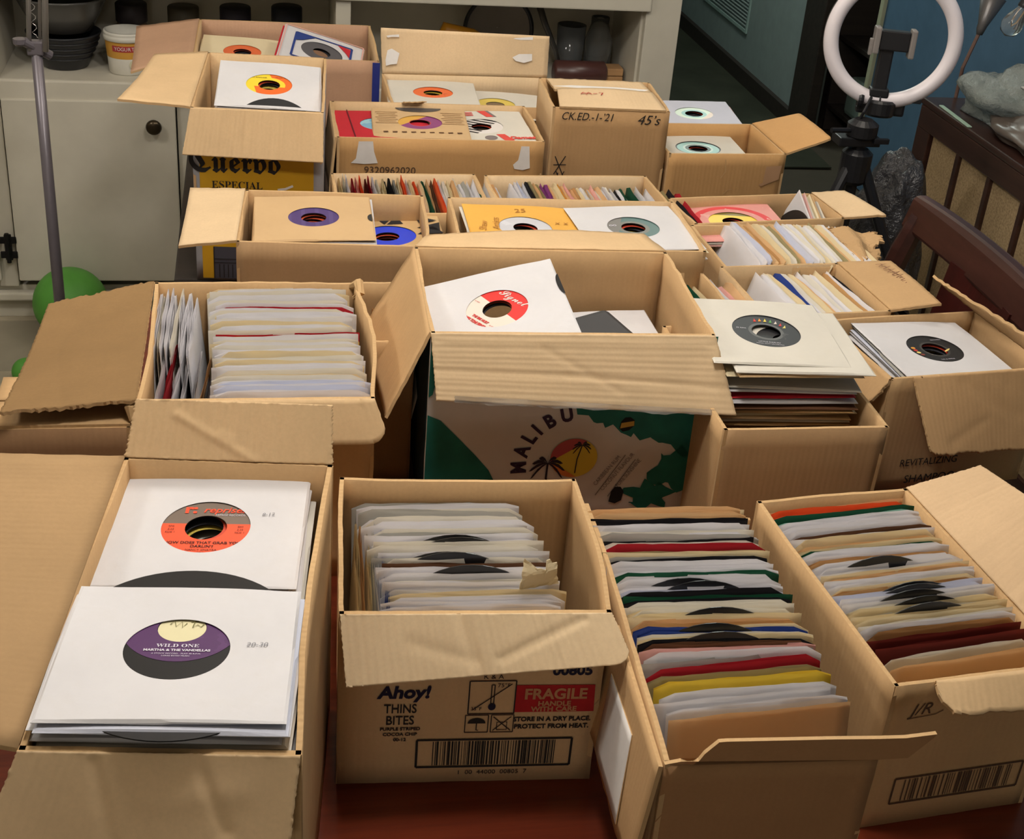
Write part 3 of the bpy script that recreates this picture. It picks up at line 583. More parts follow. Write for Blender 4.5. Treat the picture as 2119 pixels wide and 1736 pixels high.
# K: tequila case
D_['K'] = (-.100, 2.301, .219, .347, .31, -.062)
GREYP = plain('case_grey_print', lin((150, 148, 150)), .6); YELP = plain('case_yellow_print', lin((196, 150, 34)), .55, .3, 0, .12, 6)
K_ = carton('K', D_['K'], 'tall yellow and grey tequila case with black letter print and two flaps open', [
    ('left', (-.176, 2.640, .305), (-.216, 2.294, .322), CB, dict(nu=20, nv=12, wob=CR([], .005))),
    ('front', (-.115, 2.273, .238), (.117, 2.258, .233), CBR, dict(nu=90, nv=40, wob=CR([(.42, 0, .43, 1, .002, .003), (.66, 0, .66, 1, -.0015, .004), (.12, 0, .14, 1, .001, .004)], .004)))], mats=dict(F=GREYP, R=GREYP, L=GREYP, B=CB))
f = face(K_, 'F', D_['K']); fO, fU, fW = f; kf = (Vector(fO) + Vector((0, -.0004, 0)), fU, fW)
patch([(.011, .004), (.203, .004), (.203, .30), (.011, .30)], fO, fU, fW, K_, YELP, 'yellow_panel')
letters('\U0001D56E\U0001D59A\U0001D58A\U0001D597\U0001D59B\U0001D594', .052, at2(kf, .070, .2165), fU, fW, K_, INK, bold=.0006, sx=1.0)
letters('\U0001D404\U0001D412\U0001D40F\U0001D404\U0001D402\U0001D408\U0001D400\U0001D40B', .0185, at2(kf, .0735, .1775), fU, fW, K_, INK, sx=.95)
strokes([[(.142, .172), (.155, .174), (.168, .180)]], .004, *kf, K_, WHT, 'scuff')
patch([(.030, .004), (.20, .004), (.20, .064), (.030, .064)], *kf, K_, plain('case_slate_print', lin((66, 66, 74)), .6), 'dark_panel')
k2 = (Vector(fO) + Vector((0, -.0009, 0)), fU, fW); strokes([[(.030, .034), (.2, .034)], [(.030, .041), (.2, .041)], [(.031, .004), (.031, .064)]] + [[(.04 + i * .0075, .006), (.04 + i * .0075, .031)] for i in range(20)], .0018, *k2, K_, INK, 'printed_line')
# L: back left box
D_['L'] = (-.116, 2.885, .380, .300, .24, -.015)
L_ = carton('L', D_['L'], 'rearmost left box with a cream sleeve and blue corner strip, left flap hanging', [
    ('left', (-.247, 3.169, .222), (-.240, 2.865, .206), CBP, dict(nu=14, nv=10, wob=CR([], .004)))], mats=dict(F=CBP, B=CBP, R=CB, L=CB))
part('blue_strip', *bx(.366, -.0015, .02, .3815, .001, .237), plain('blue_gloss_print', lin((38, 52, 130)), .35, .5), L_)
# M: box with tall back flap, N in front of it
D_['M'] = (.271, 2.640, .352, .221, .22, .011)
M_ = carton('M', D_['M'], 'open box with tall upright back flap showing torn white tape', [
    ('back', (.265, 2.884, .309), (.622, 2.880, .304), CB3, dict(nu=30, nv=12, wob=CR([(.47, 0, .47, 1, .0012, .003), (.17, 0, .17, 1, .0008, .002), (.73, 0, .73, 1, .001, .003)], .002)))], mats=dict(B=CB3))
O = Vector((.268, 2.8575, T + .2215)); U = Vector((.354, .003, 0)); W = Vector((-.003, .022, .087)); inv = mat_of(M_).inverted()
o_, u_, w_v = inv @ O, inv.to_3x3() @ U, inv.to_3x3() @ W; n_ = u_.cross(w_v).normalized() * -1
for poly in ([(.035, .52), (.022, .30), (.024, .17), (.05, .20), (.088, .22), (.105, .46), (.06, .56)], [(.78, .44), (.82, .52), (.90, .53), (.90, .38), (.85, .32), (.80, .36)], [(.03, .84), (.05, .86), (.105, .88), (.105, .82), (.06, .82), (.04, .80)], [(.785, .86), (.80, .88), (.905, .92), (.905, .85), (.83, .84)]):
    part('tape_patch', [o_ + u_ * a + w_v * b + u_.cross(w_v).normalized() * .0035 for a, b in poly], [tuple(range(len(poly)))], WHT, M_)
D_['N'] = (.149, 2.405, .378, .220, .23, -.008)
N_ = carton('N', D_['N'], 'wide box with red, tan and white sleeves, stamped number and two tape scraps', [], mats=dict(F=cardboard('golden_cardboard', lin((190, 148, 98)), .12), B=CB))
f = face(N_, 'F', D_['N'])
for poly in ([(.0385, .224), (.064, .2246), (.0665, .205), (.0735, .184), (.050, .182), (.025, .1835), (.034, .192)], [(.335, .2215), (.350, .2215), (.352, .20), (.354, .180), (.341, .176), (.325, .178), (.322, .186), (.331, .195)]): patch(poly, *f, N_, WHT, 'tape_patch', .0009)
ptxt(N_, f, '9320962020', .0185, .096, .170, BROWNINK, sx=1.02, bold=.0002)
board('flap', [(-.002, .22, .23), (-.002, 0, .23), (-.012, -.006, .13), (-.014, .215, .13)], N_, CB, nu=8, nv=6)
part('torn_tab', *sheet_geo([(.135, .217, .231), (.172, .217, .231), (.182, .206, .238), (.138, .203, .236)], nu=8, nv=4, torn=.003, jag=.001, th=.002)[:2], EDGE, N_)
# O: closed tall box
D_['O'] = (.548, 2.452, .222, .195, .28, -.051)
O_ = carton('O', D_['O'], 'tall nearly closed box with black marker date and red scribble on its top', [], mats=dict(F=cardboard('marker_box_front', lin((178, 142, 100)), .1), L=CB))
board('top_flap', [(.012, -.001, .281), (.214, -.001, .281), (.206, .092, .288), (.020, .092, .288)], O_, CB3, nu=20, nv=10, wob=CR([], .004))
board('top_flap', [(.206, .192, .279), (.014, .192, .279), (.018, .094, .284), (.208, .094, .284)], O_, CB3, nu=20, nv=10, torn=.004, jag=.001)
patch([(.012, .100), (.10, .088), (.19, .09), (.20, .10), (.14, .108), (.05, .11)], (0, 0, .2915), (1, 0, 0), (0, 1, 0), O_, WHT, 'torn_white_liner')
f = face(O_, 'F', D_['O'])
def hand(s, size, x, z, t=O_, fr=f, m=INK, **k): return letters(s, size, at2(fr, x, z), fr[1], fr[2], t, m, name='handwriting', **k)
hand('CK.ED.-1-’21', .0205, .066, .2645, shear=.25, sx=.9); hand('45’s', .026, .182, .262, shear=.3, sx=1.05)
strokes([[(.012, .187), (.030, .150)], [(.032, .188), (.012, .152)], [(.010, .170), (.034, .171)], [(.016, .158), (.024, .142), (.032, .158)], [(.014, .142), (.030, .146)], [(.02, .155), (.02, .138)]], .0018, *f, O_, INK, 'handwriting')
strokes([[(.060, .056), (.066, .066), (.071, .055), (.076, .067), (.081, .056)], [(.084, .06), (.092, .061)], [(.096, .066), (.104, .067), (.099, .055)], [(.062, .06), (.08, .062)]], .0022, (0, 0, .2865), (1, 0, 0), (0, 1, .06), O_, REDINK, 'handwriting', .0018)
# P and Q
D_['P'] = (.778, 2.438, .238, .189, .2, .036)
P__ = carton('P', D_['P'], 'open box with aqua labelled record and a flat flap pointing right', [
    ('right', (1.096, 2.609, .232), (1.093, 2.424, .240), cardboard('golden_flap', lin((200, 156, 104)), .08), dict(nu=16, nv=10, rc=.008, wob=CR([], .002)))],
    mats=dict(F=cardboard('golden_cardboard', lin((190, 148, 98)), .12), B=cardboard('golden_flap', lin((200, 156, 104)), .08), R=cardboard('golden_flap', lin((200, 156, 104)), .08)))
f = face(P__, 'F', D_['P'])
patch([(.200, .176), (.232, .178), (.230, .150), (.196, .136), (.190, .139), (.198, .143)], *f, P__, plain('torn_board_liner', lin((176, 138, 104)), .8), 'torn_tape', .0012)
strokes([[(.115, .19), (.118, .165), (.110, .152)], [(.12, .12), (.128, .128), (.136, .13)]], .0012, *f, P__, EDGE, 'crease_mark')
D_['Q'] = (.775, 2.660, .232, .215, .165, .036)
Q_ = carton('Q', D_['Q'], 'box behind the aqua labelled one, mostly hidden under white sleeves', [])

# ------------------------------------------------------------------ seven-inch records
ORD = 'first second third fourth fifth sixth seventh eighth ninth tenth eleventh twelfth thirteenth fourteenth fifteenth sixteenth seventeenth eighteenth nineteenth twentieth twenty-first twenty-second twenty-third twenty-fourth twenty-fifth twenty-sixth twenty-seventh twenty-eighth'.split()
VINYL = NT('black_vinyl'); VINYL.bump(VINYL.noise(90, 2), .05, .0005); VINYL = VINYL.out((.016, .016, .018), .28, .5)
def smooth01(a): a = max(0, min(1, a)); return a * a * (3 - 2 * a)
def flat_sleeve(hole, half, seed, puff=.0026):
    r = random.Random(seed); N = 64; ts = [0, .3, .65, .96, 1]; V, F, W = [], [], len(ts)
    lift = [r.uniform(-.0006, .0012) for _ in range(4)]
    for s in (1, -1):
        for t in ts:
            for i in range(N):
                a = 2 * pi * (i + .0) / N; c, d = cos(a), sin(a); q = half / max(abs(c), abs(d)); x = hole * c * (1 - t) + q * c * t; y = hole * d * (1 - t) + q * d * t
                e = 1.0 if t == 1 else smooth01((sqrt(x * x + y * y) - .095) / .03) * .5; k = (0 if x > 0 else 1) + (0 if y > 0 else 2)
                V.append((x, y, (puff * (1 - e * .8) if s > 0 else -.0004) + e * lift[k] + .0004 * sin(40 * x + seed) * s))
    def idx(s, j, i): return (0 if s > 0 else W * N) + j * N + i % N
    for j in range(W - 1):
        for i in range(N):
            F.append((idx(1, j, i), idx(1, j + 1, i), idx(1, j + 1, i + 1), idx(1, j, i + 1))); F.append((idx(-1, j, i), idx(-1, j, i + 1), idx(-1, j + 1, i + 1), idx(-1, j + 1, i)))
    for i in range(N): F.append((idx(1, W - 1, i), idx(-1, W - 1, i), idx(-1, W - 1, i + 1), idx(1, W - 1, i + 1)))
    return V, F
def ring_geo(r0, r1, z0, z1, n=64):
    V, F = [], []
    for r, z in ((r0, z0), (r1, z0), (r1, z1), (r0, z1)):
        for i in range(n): V.append((r * cos(2 * pi * i / n), r * sin(2 * pi * i / n), z))
    for a, b in ((0, 1), (1, 2), (2, 3), (3, 0)):
        for i in range(n): F.append((a * n + i, a * n + (i + 1) % n, b * n + (i + 1) % n, b * n + i)[::-1])
    return V, F
SLV = {}
def sleeve_me(hole, half, v):
    k = (hole, half, v)
    if k not in SLV: SLV[k] = mesh('sleeve', *flat_sleeve(hole, half, v), PAP['W'][1])
    return SLV[k]
DISC = mesh('disc', *ring_geo(.0191, .0873, .0004, .0015), VINYL, smooth=False)
LABM = mesh('label', *ring_geo(.0191, .0455, .0015, .00175), PAP['W'][1])
def setmat(o, m): o.material_slots[0].link = 'OBJECT'; o.material_slots[0].material = m
def lab(name, base, layers=(), rough=.45):
    """a printed centre label: flat colours in chords, rings and wedges of the label's own plane"""
    if name in MC: return MC[name]
    t = NT(name); X, Y, Z = t.xyz('Object'); col = base if isinstance(base, bpy.types.NodeSocket) else lin(base); col = t.mix(0.0, col, col)
    R = t.math('SQRT', t.math('ADD', t.math('MULTIPLY', X, X), t.math('MULTIPLY', Y, Y))); A = t.math('ARCTAN2', Y, X)
    for L in layers:
        if L[0] == 'half': f = t.math('GREATER_THAN', t.math('ADD', t.math('MULTIPLY', X, L[1]), t.math('MULTIPLY', Y, L[2])), L[3]); c = L[4]
        elif L[0] == 'ring': f = t.math('MULTIPLY', t.math('GREATER_THAN', R, L[1]), t.math('LESS_THAN', R, L[2])); c = L[3]
        elif L[0] == 'spiral': f = t.math('GREATER_THAN', t.math('ADD', A, t.math('MULTIPLY', R, L[1])), L[2]); c = L[3]
        elif L[0] == 'bars': f = t.math('MULTIPLY', t.math('GREATER_THAN', t.math('SINE', t.math('ADD', t.math('MULTIPLY', X, L[1]), t.math('MULTIPLY', Y, L[2]))), L[3]), 1.0); c = L[4]
        elif L[0] == 'blot': f = t.math('GREATER_THAN', t.noise(L[1], 3), L[2]); c = L[3]
        col = t.mix(f, col, lin(c))
    MC[name] = t.out(col, rough, .4); return MC[name]
def axes(yaw, ti, ro):
    yaw, ti, ro = radians(yaw), radians(ti), radians(ro)
    u = Vector((cos(yaw), sin(yaw), 0)); v = Vector((-sin(yaw), cos(yaw), 0)); w_ = Vector((0, 0, 1))
    v2 = cos(ti) * v + sin(ti) * w_; w2 = -sin(ti) * v + cos(ti) * w_; u2 = cos(ro) * u + sin(ro) * w2; w3 = -sin(ro) * u + cos(ro) * w2
    return Matrix((u2, v2, w3)).transposed()
def rec(c, ang, label, sm='W', lm=None, off=(0, 0), drot=0.0, hole=.0405, half=.09, v=1, group=None, disc=True):
    o = empty('record', (c[0], c[1], c[2] + T), 0, label, 'record', group); o.rotation_euler = axes(*ang).to_euler()
    s = link('sleeve', sleeve_me(hole, half, v % 4), o); setmat(s, PAP[sm][1] if isinstance(sm, str) else sm)
    if disc:
        d = link('disc', DISC, o, (off[0], off[1], 0), (0, 0, radians(drot)))
        if lm: l = link('label', LABM, d); setmat(l, lm)
        o['_d'] = 1
        return o, s, d
    return o, s, None
GEN = [lab('plain_label_%d' % i, c) for i, c in enumerate(((196, 70, 48), (60, 60, 66), (214, 190, 90), (70, 80, 150), (190, 186, 176)))]
def under(n, c, ang, where, cols='WWOC', gap=.0042, jit=.004, lms=None, v0=2, off0=None):
    """more sleeved records lying below the top one, each a little askew"""
    r = random.Random(int(c[0] * 1000) + int(c[1] * 1000)); M = axes(*ang); nrm = M @ Vector((0, 0, 1))
    for i in range(n):
        k = r.choice(cols); p = Vector(c) - nrm * gap * (i + 1) + M @ Vector((r.uniform(-jit, jit), r.uniform(-jit, jit), 0))
        off = (0, 0) if not off0 or i else off0
        rec(p, (ang[0] + r.uniform(-1.6, 1.6), ang[1], ang[2]), '%s record down in the stack under %s' % (ORD[i], where), k, (lms or GEN)[i % len(lms or GEN)], off, v=v0 + i, group='records lying under %s' % where)
def lt(d, s, size, x, y, m, **k): return letters(s, size, (x, y, .0018), (1, 0, 0), (0, 1, 0), d, m, **k)
BROWN3 = plain('dark_brown_print', lin((70, 30, 22)), .7); ORP = plain('orange_red_print', lin((230, 80, 50)), .6); WP = plain('silver_print', lin((200, 196, 206)), .5)
PENCIL = plain('pencil', lin((120, 120, 126)), .8)

# A: two stacks of white sleeves
LA1 = lab('orange_grey_label', (226, 84, 50), [('half', 0, 1, .006, (112, 98, 88))])
o, s, d = rec((-.048, 1.086, .2865), (-6.5, 1.2, 1.3), 'white sleeved record with orange and grey label, rear of near left box', 'W', LA1, drot=0)
lt(d, 'r:', .019, -.017, .0285, ORP, bold=.0008); lt(d, 'reprise:', .0125, .0135, .0275, ORP, shear=.25, bold=.0002); lt(d, 'REPRISE RECORDS', .0034, .02, .0195, WP)
lt(d, 'HOW DOES THAT GRAB YOU', .0051, 0, -.0245, BROWN3, bold=.0001); lt(d, 'DARLIN’?', .0051, 0, -.030, BROWN3, bold=.0001); lt(d, 'NANCY SINATRA', .0036, 0, -.0355, BROWN3); lt(d, '0461', .0032, 0, -.0395, BROWN3)
for x in (-.0315, .0315):
    for k, q in enumerate(('BMI', '2:32', 'SIDE 1')): lt(d, q, .0034, x, .001 - k * .0046, BROWN3)
letters('8-12', .0065, (.055, .02, .0032), (1, .1, 0), (-.1, 1, 0), s, PENCIL, name='handwriting', shear=.2)
under(9, (-.048, 1.086, .2865), (-6.5, 1.2, 1.3), 'the orange and grey labelled record', 'WWWO', .0046, .005, off0=(0, .010))
LA2 = lab('purple_label', (76, 40, 88), [('blot', 40, .62, (84, 48, 96))])
HOLEPAP = lab('cream_liner', (214, 206, 166))
o, s, d = rec((-.064, .868, .320), (-5.4, -4.4, -.1), 'white sleeved record with purple label pushed upward, front of near left box', 'W', LA2, off=(0, .030))
part('inner_liner', *lathe([(.0001, 0), (.0188, 0), (.0188, .0006)], 32, (0, .030, .0005)), HOLEPAP, o)
strokes([[(-.012, .004), (-.009, .009), (-.007, .001), (-.003, .008), (-.002, 0), (.001, .006)], [(.004, .008), (.010, .009), (.007, .009), (.006, 0), (.0095, .004), (.0125, .001), (.0145, .005)]], .0009, (.002, .031, .0012), (1, 0, 0), (0, 1, 0), o, plain('olive_pen', lin((112, 108, 66)), .7))
letters('\U0001D416\U0001D408\U0001D40B\U0001D403 \U0001D40E\U0001D40D\U0001D404', .0064, (0, -.0252, .0018), (1, 0, 0), (0, 1, 0), d, WP); lt(d, 'MARTHA & THE VANDELLAS', .0040, 0, -.0312, WP, bold=.00015); lt(d, 'A STOCK RECORD · PLAY 45 R.P.M.', .0024, 0, -.0358, WP); lt(d, 'LONG ECHO MUSIC', .0024, 0, -.0388, WP); lt(d, '45', .004, .033, 0, WP); lt(d, 'BMI', .0032, -.033, .001, WP)
letters('20-30', .0072, (.0605, .006, .0032), (1, .03, 0), (-.03, 1, 0), s, PENCIL, name='handwriting', shear=.2)
under(10, (-.064, .868, .320), (-5.4, -4.4, -.1), 'the purple labelled record', 'WWWLO', .0048, .007, off0=(0, -.012))
# E: single sleeve leaning in the rum case
LE = lab('red_white_label', (218, 208, 196), [('half', .93, .36, .002, (206, 50, 46))])
o, s, d = rec((.306, 1.588, .273), (2.4, 7.6, 14.1), 'white sleeved record with half red half cream label, tilted in the rum case', 'W', LE, drot=3)
RL = plain('red_label_print', lin((190, 44, 44)), .6)
letters('\U0001D4E2\U0001D4F2\U0001D4F0\U0001D4F7\U0001D4EE\U0001D4FD', .0175, (.026, .013, .0018), (.45, -.89, 0), (.89, .45, 0), d, plain('white_label_print', lin((228, 222, 214)), .6))
letters('THE BIG HURT', .0058, (-.0255, -.013, .0018), (.45, -.89, 0), (.89, .45, 0), d, RL, bold=.0003, sx=.8); letters('MISS TONI FISHER', .0068, (-.0335, -.0165, .0018), (.45, -.89, 0), (.89, .45, 0), d, RL, bold=.0004, sx=.72)
for p in ((-.02, .027), (-.016, -.035)): letters('45 RPM', .003, (*p, .0018), (.45, -.89, 0), (.89, .45, 0), d, RL)
patch(ell(.0905, .022, .006, .024, 16, 90, 270), (0, 0, .0028), (1, 0, 0), (0, 1, 0), o, VINYL, 'disc_edge')
under(2, (.306, 1.590, .273), (2.4, 7.6, 14.1), 'the half red labelled record', 'OOC', .0042, .001)
thing('record_case', bx(-.05, -.035, 0, .05, .035, .11, .008), plain('dark_plastic', lin((46, 44, 46)), .5), 'dark plastic case standing inside the rum case', 'case', (.428, 1.61, T + .135), (.2, 0, .5))
o, s, d = rec((.462, 1.645, .196), (2, 2, 2), 'small white sleeve corner deep inside the rum case', 'W', GEN[1])
# G: overfull stack
BLACKLAB = lambda nm: lab(nm, (38, 42, 46), [('ring', .0191, .0235, (86, 88, 88)), ('blot', 60, .66, (60, 62, 64))])
o, s, d = rec((.655, 1.540, .262), (-4, 1.7, -1.5), 'cream sleeved record with dark rainbow label on top of the overfull stack', 'O', BLACKLAB('dark_label'), hole=.045, drot=-6)
for i, c in enumerate(((200, 60, 50), (214, 140, 50), (220, 200, 80), (90, 150, 80), (210, 200, 190), (190, 60, 60), (220, 210, 120))):
    a = radians(112 - i * 13); patch([(.031 * cos(a) - .0022, .031 * sin(a) - .004), (.031 * cos(a) + .0022, .031 * sin(a) - .003), (.033 * cos(a) + .001, .033 * sin(a) + .004)], (0, 0, .0018), (1, 0, 0), (0, 1, 0), d, plain('rainbow_%d' % i, lin(c), .6), 'rainbow_mark')
lt(d, 'DECCA' if False else '45 RPM', .0042, -.033, .003, WP); lt(d, 'LITTLE DARLIN’', .0042, 0, -.031, WP); lt(d, 'VOCAL WITH ORCHESTRA', .003, 0, -.036, WP)
r = random.Random(31)
for i, k in enumerate('OTCOWRWTBKCTOK'):
    z = .262 - .0055 - i * .0052 - (.012 if i > 2 else 0) - (.004 if i > 4 else 0)
    q = empty('record', (.668 + r.uniform(-.003, .005) + (.014 if i in (0, 1) else 0), 1.540 + r.uniform(-.006, .004) - (.012 if i < 2 else 0), z + T), 0, None, 'record')
    q.rotation_euler = axes(-3 + r.uniform(-3, 3), r.uniform(-.6, .6), r.uniform(-.6, .6)).to_euler()
    sl = link('sleeve', sleeve_me(.0405, .09, i % 4), q); setmat(sl, PAP[k][1]); link('disc', DISC, q)
    if k == 'R': tag(q, 'red sleeved record low in the overfull stack beside the rum case')
    else: tag(q, '%s sleeve, %s below the cream record in the overfull stack' % (PAP[k][0], ORD[i]), None, '%s sleeves in the overfull stack' % PAP[k][0])
o, s, d = rec((.668, 1.590, .222), (1, -4, 0), 'pale sleeve sticking out behind the overfull stack', 'O', GEN[1])
# J
o, s, d = rec((.969, 1.660, .173), (6, .5, -2.5), 'bright white sleeved record with black label in the battered shampoo case', 'W', lab('black_label', (30, 28, 28), [('ring', .0191, .0225, (64, 60, 56)), ('blot', 70, .68, (54, 50, 48))]), hole=.0415, drot=5)
for i, c in enumerate(((214, 150, 60), (190, 60, 50), (220, 200, 120), (120, 60, 50))):
    a = radians(168 + i * 12); patch(ell(.034 * cos(a), .034 * sin(a), .0035, .003, 10), (0, 0, .0018), (1, 0, 0), (0, 1, 0), d, plain('spark_%d' % i, lin(c), .6), 'label_mark')
lt(d, 'RECORDS', .004, .02, .027, WP); lt(d, 'THE 45 SINGLE', .0036, 0, -.032, WP); patch(ell(.012, -.014, .0085, .0016, 14), (0, 0, .0019), (.85, .5, 0), (-.5, .85, 0), d, plain('spark_2', lin((220, 200, 120)), .6), 'label_mark')
under(7, (.969, 1.660, .173), (6, .5, -2.5), 'the bright white black labelled record', 'WWLG', .0048, .003)
# K
LK = lab('swirl_label', (232, 206, 56), [('half', .95, .3, .012, (226, 104, 40)), ('half', .25, -.97, .012, (226, 104, 40)), ('ring', .0191, .0285, (232, 206, 56)), ('bars', 0, -80, .55, (226, 104, 40)), ('half', -.98, -.2, .027, (232, 206, 56))])
o, s, d = rec((.031, 2.458, .3045), (-3.1, 9.3, -1.5), 'white sleeved record with yellow orange swirl label in the tequila case', 'W', LK)
lt(d, 'CALENDAR', .006, -.02, .027, BROWN3); lt(d, 'MUSIC 45', .0045, .02, .030, BROWN3)
under(4, (.031, 2.458, .3045), (-3.1, 9.3, -1.5), 'the swirl labelled record', 'WWO', .005, .003)
o, s, d = rec((.029, 2.338, .1985), (-3, 68, -1.5), 'black disc half out of its sleeve at the front of the tequila case', 'W', None, off=(.006, .028), hole=.02, half=.06)
# F
o, s, d = rec((.090, 1.999, .2345), (-1, .3, 1.3), 'tan sleeved record with dark purple label in the second row box', 'T', lab('violet_label', (74, 56, 110), [('bars', 300, 0, .6, (84, 68, 120))]), hole=.0385)
under(7, (.090, 1.999, .2345), (-1, .3, 1.3), 'the dark purple labelled record', 'TOTW', .0046, .003, lms=[lab('rust_label', (196, 84, 52))])
patch(ell(.0885, 0, .007, .014, 14, 90, 270), (0, -.005, .003), (1, 0, 0), (0, 1, 0), o, VINYL, 'disc_edge')
TRI = lab('geometric_sleeve', (196, 164, 118)); BLKP = plain('black_sleeve_print', lin((36, 36, 40)), .7)
o, s, d = rec((.2055, 2.022, .195), (0, -2, 3), 'tan sleeve with black triangles and bright blue label beside the tan one', TRI, lab('bright_blue_label', (40, 66, 206)), off=(0, 0), hole=.0455, half=.09)
for q in ([(-.05, .085), (-.02, .05), (-.055, .045)], [(-.012, .082), (.02, .088), (.0, .05)], [(.004, .05), (.03, .05), (.022, .085)], [(.05, .086), (.085, .06), (.056, .048)], [(.05, .03), (.088, .05), (.085, .012)], [(.048, .0), (.09, .0), (.075, .036)], [(.05, -.03), (.085, -.005), (.09, -.045)], [(-.088, .06), (-.06, .03), (-.088, .025)], [(-.055, -.05), (-.02, -.085), (-.06, -.088)]):
    patch(q, (0, 0, .0034), (1, 0, 0), (0, 1, 0), s, BLKP, 'black_triangle')
under(3, (.2055, 2.022, .195), (0, -2, 3), 'the blue labelled triangle sleeve', 'OW', .0046, .003, lms=[lab('rust_label', (196, 84, 52))])
# G2
o, s, d = rec((.416, 1.98, .228), (-1.0, 1.5, -1.5), 'mustard sleeved record with silver label, left in the wide box', 'y', lab('silver_label', (196, 196, 202), [('blot', 30, .6, (206, 206, 212))]), hole=.042)
for q, x, y, rot in (('Shaw', -.066, .0, 80), ('Artists', -.045, .01, 85), ('25', -.0, .064, 10), ('x x', .06, .02, 0)):
    letters(q, .017 if q != '25' else .02, (x, y, .0034), (cos(radians(rot)), sin(radians(rot)), 0), (-sin(radians(rot)), cos(radians(rot)), 0), s, plain('ochre_pencil', lin((170, 116, 52)), .8), name='handwriting', shear=.2)
under(5, (.416, 1.98, .228), (-1.0, 1.5, -1.5), 'the mustard sleeve', 'TKO', .0046, .004)
o, s, d = rec((.588, 1.975, .232), (4.0, .6, .5), 'large bright white sleeve with green metallic label, right in the wide box', 'W', lab('green_metal_label', (76, 104, 102), [('ring', .0191, .026, (110, 108, 100)), ('half', -.8, .3, .018, (112, 108, 104))]), hole=.0415)
lt(d, 'OO', .0075, -.031, .010, WP, bold=.0003)
under(6, (.588, 1.975, .232), (4.0, .6, .5), 'the green metallic labelled record', 'WOC', .0048, .004)
# N
o, s, d = rec((.240, 2.515, .2185), (1, -1.6, -.7), 'bright red sleeve with dark line and pale blue label, left in wide taped box', 'R', lab('pale_blue_label', (120, 172, 200), [('blot', 30, .55, (150, 196, 210))]), hole=.042)
strokes([[(-.058, -.089), (-.060, .089)]], .0022, (0, 0, .003), (1, 0, 0), (0, 1, 0), s, plain('maroon_print', lin((96, 20, 34)), .7), 'printed_line')
under(2, (.240, 2.515, .2185), (1, -1.6, -.7), 'the bright red sleeve', 'PW', .005, .003)
o, s, d = rec((.310, 2.515, .2235), (-3.6, 0, .9), 'tan company sleeve with purple and yellow label, middle of the wide taped box', 'T', lab('purple_yellow_label', (134, 62, 116), [('half', -.75, .66, .016, (210, 160, 70)), ('ring', .0191, .0205, (200, 60, 70))]), hole=.0415)
patch(ell(0, .087, .044, .026, 24, 180, 360), (0, 0, .0031), (1, 0, 0), (0, 1, 0), s, plain('grooved_vinyl_edge', lin((66, 62, 62)), .4, .5), 'disc_edge')
for sx in (-.062, .062):
    for k in range(7): strokes([[(sx - .021 + .003 * (k % 3), .058 - k * .011), (sx + .021 - .004 * (k % 2), .058 - k * .011)]], .0022, (0, 0, .003), (1, 0, 0), (0, 1, 0), s, plain('brown_sleeve_print', lin((140, 102, 62)), .8), 'text_line')
for k in range(9): strokes([[(-.07 + k * .017, -.062), (-.061 + k * .017, -.061)]], .006, (0, 0, .003), (1, 0, 0), (0, 1, 0), s, plain('dark_sleeve_print', lin((92, 62, 40)), .8), 'text_line')
o, s, d = rec((.427, 2.515, .2185), (.8, 1.0, 2.0), 'white sleeve with red bar and zebra label, right in the wide taped box', 'O', lab('zebra_label', (214, 208, 204), [('bars', 260, 420, .0, (36, 34, 38)), ('half', .8, -.6, .012, (220, 214, 210))]), hole=.0415)
REDSL = plain('red_sleeve_print', lin((206, 74, 66)), .7)
patch([(.004, .088), (.020, .088), (.032, .052), (.018, .052)], (0, 0, .0031), (1, 0, 0), (0, 1, 0), s, REDSL, 'red_bar'); patch([(.020, .088), (.026, .088), (.038, .052), (.032, .052)], (0, 0, .0031), (1, 0, 0), (0, 1, 0), s, plain('grey_sleeve_print', lin((120, 110, 108)), .7), 'grey_bar')
patch([(.02, -.048), (.036, -.048), (.05, -.086), (.032, -.086)], (0, 0, .0031), (1, 0, 0), (0, 1, 0), s, REDSL, 'red_bar'); letters('Dames', .020, (.066, -.070, .0031), (1, 0, 0), (0, 1, 0), s, REDSL, bold=.001, shear=.2, sx=.85)
for k in range(3): strokes([[(-.055, .078 - k * .008), (-.006, .078 - k * .008)]], .004, (0, 0, .0031), (1, 0, 0), (0, 1, 0), s, REDSL, 'text_line')
patch(ell(.008, -.066, .012, .012), (0, 0, .0031), (1, 0, 0), (0, 1, 0), s, plain('grey_sleeve_print', lin((120, 110, 108)), .7), 'printed_seal')
under(2, (.427, 2.515, .2185), (.8, 1, 2), 'the red barred white sleeve', 'OC', .005, .004)
# M
LO = lab('bright_orange_label', (226, 102, 50), [('blot', 60, .66, (200, 84, 44))])
o, s, d = rec((.362, 2.745, .214), (-3.4, -1, .5), 'cream sleeved record with orange label under the tall upright flap', 'O', LO)
under(5, (.362, 2.745, .214), (-3.4, -1, .5), 'the orange labelled record below the tall flap', 'OWC', .0048, .004, lms=[lab('golden_label', (200, 170, 60))])
o, s, d = rec((.490, 2.735, .196), (-8, 0, 0), 'pale sleeve tucked at the right under the tall upright flap', 'O', GEN[2])
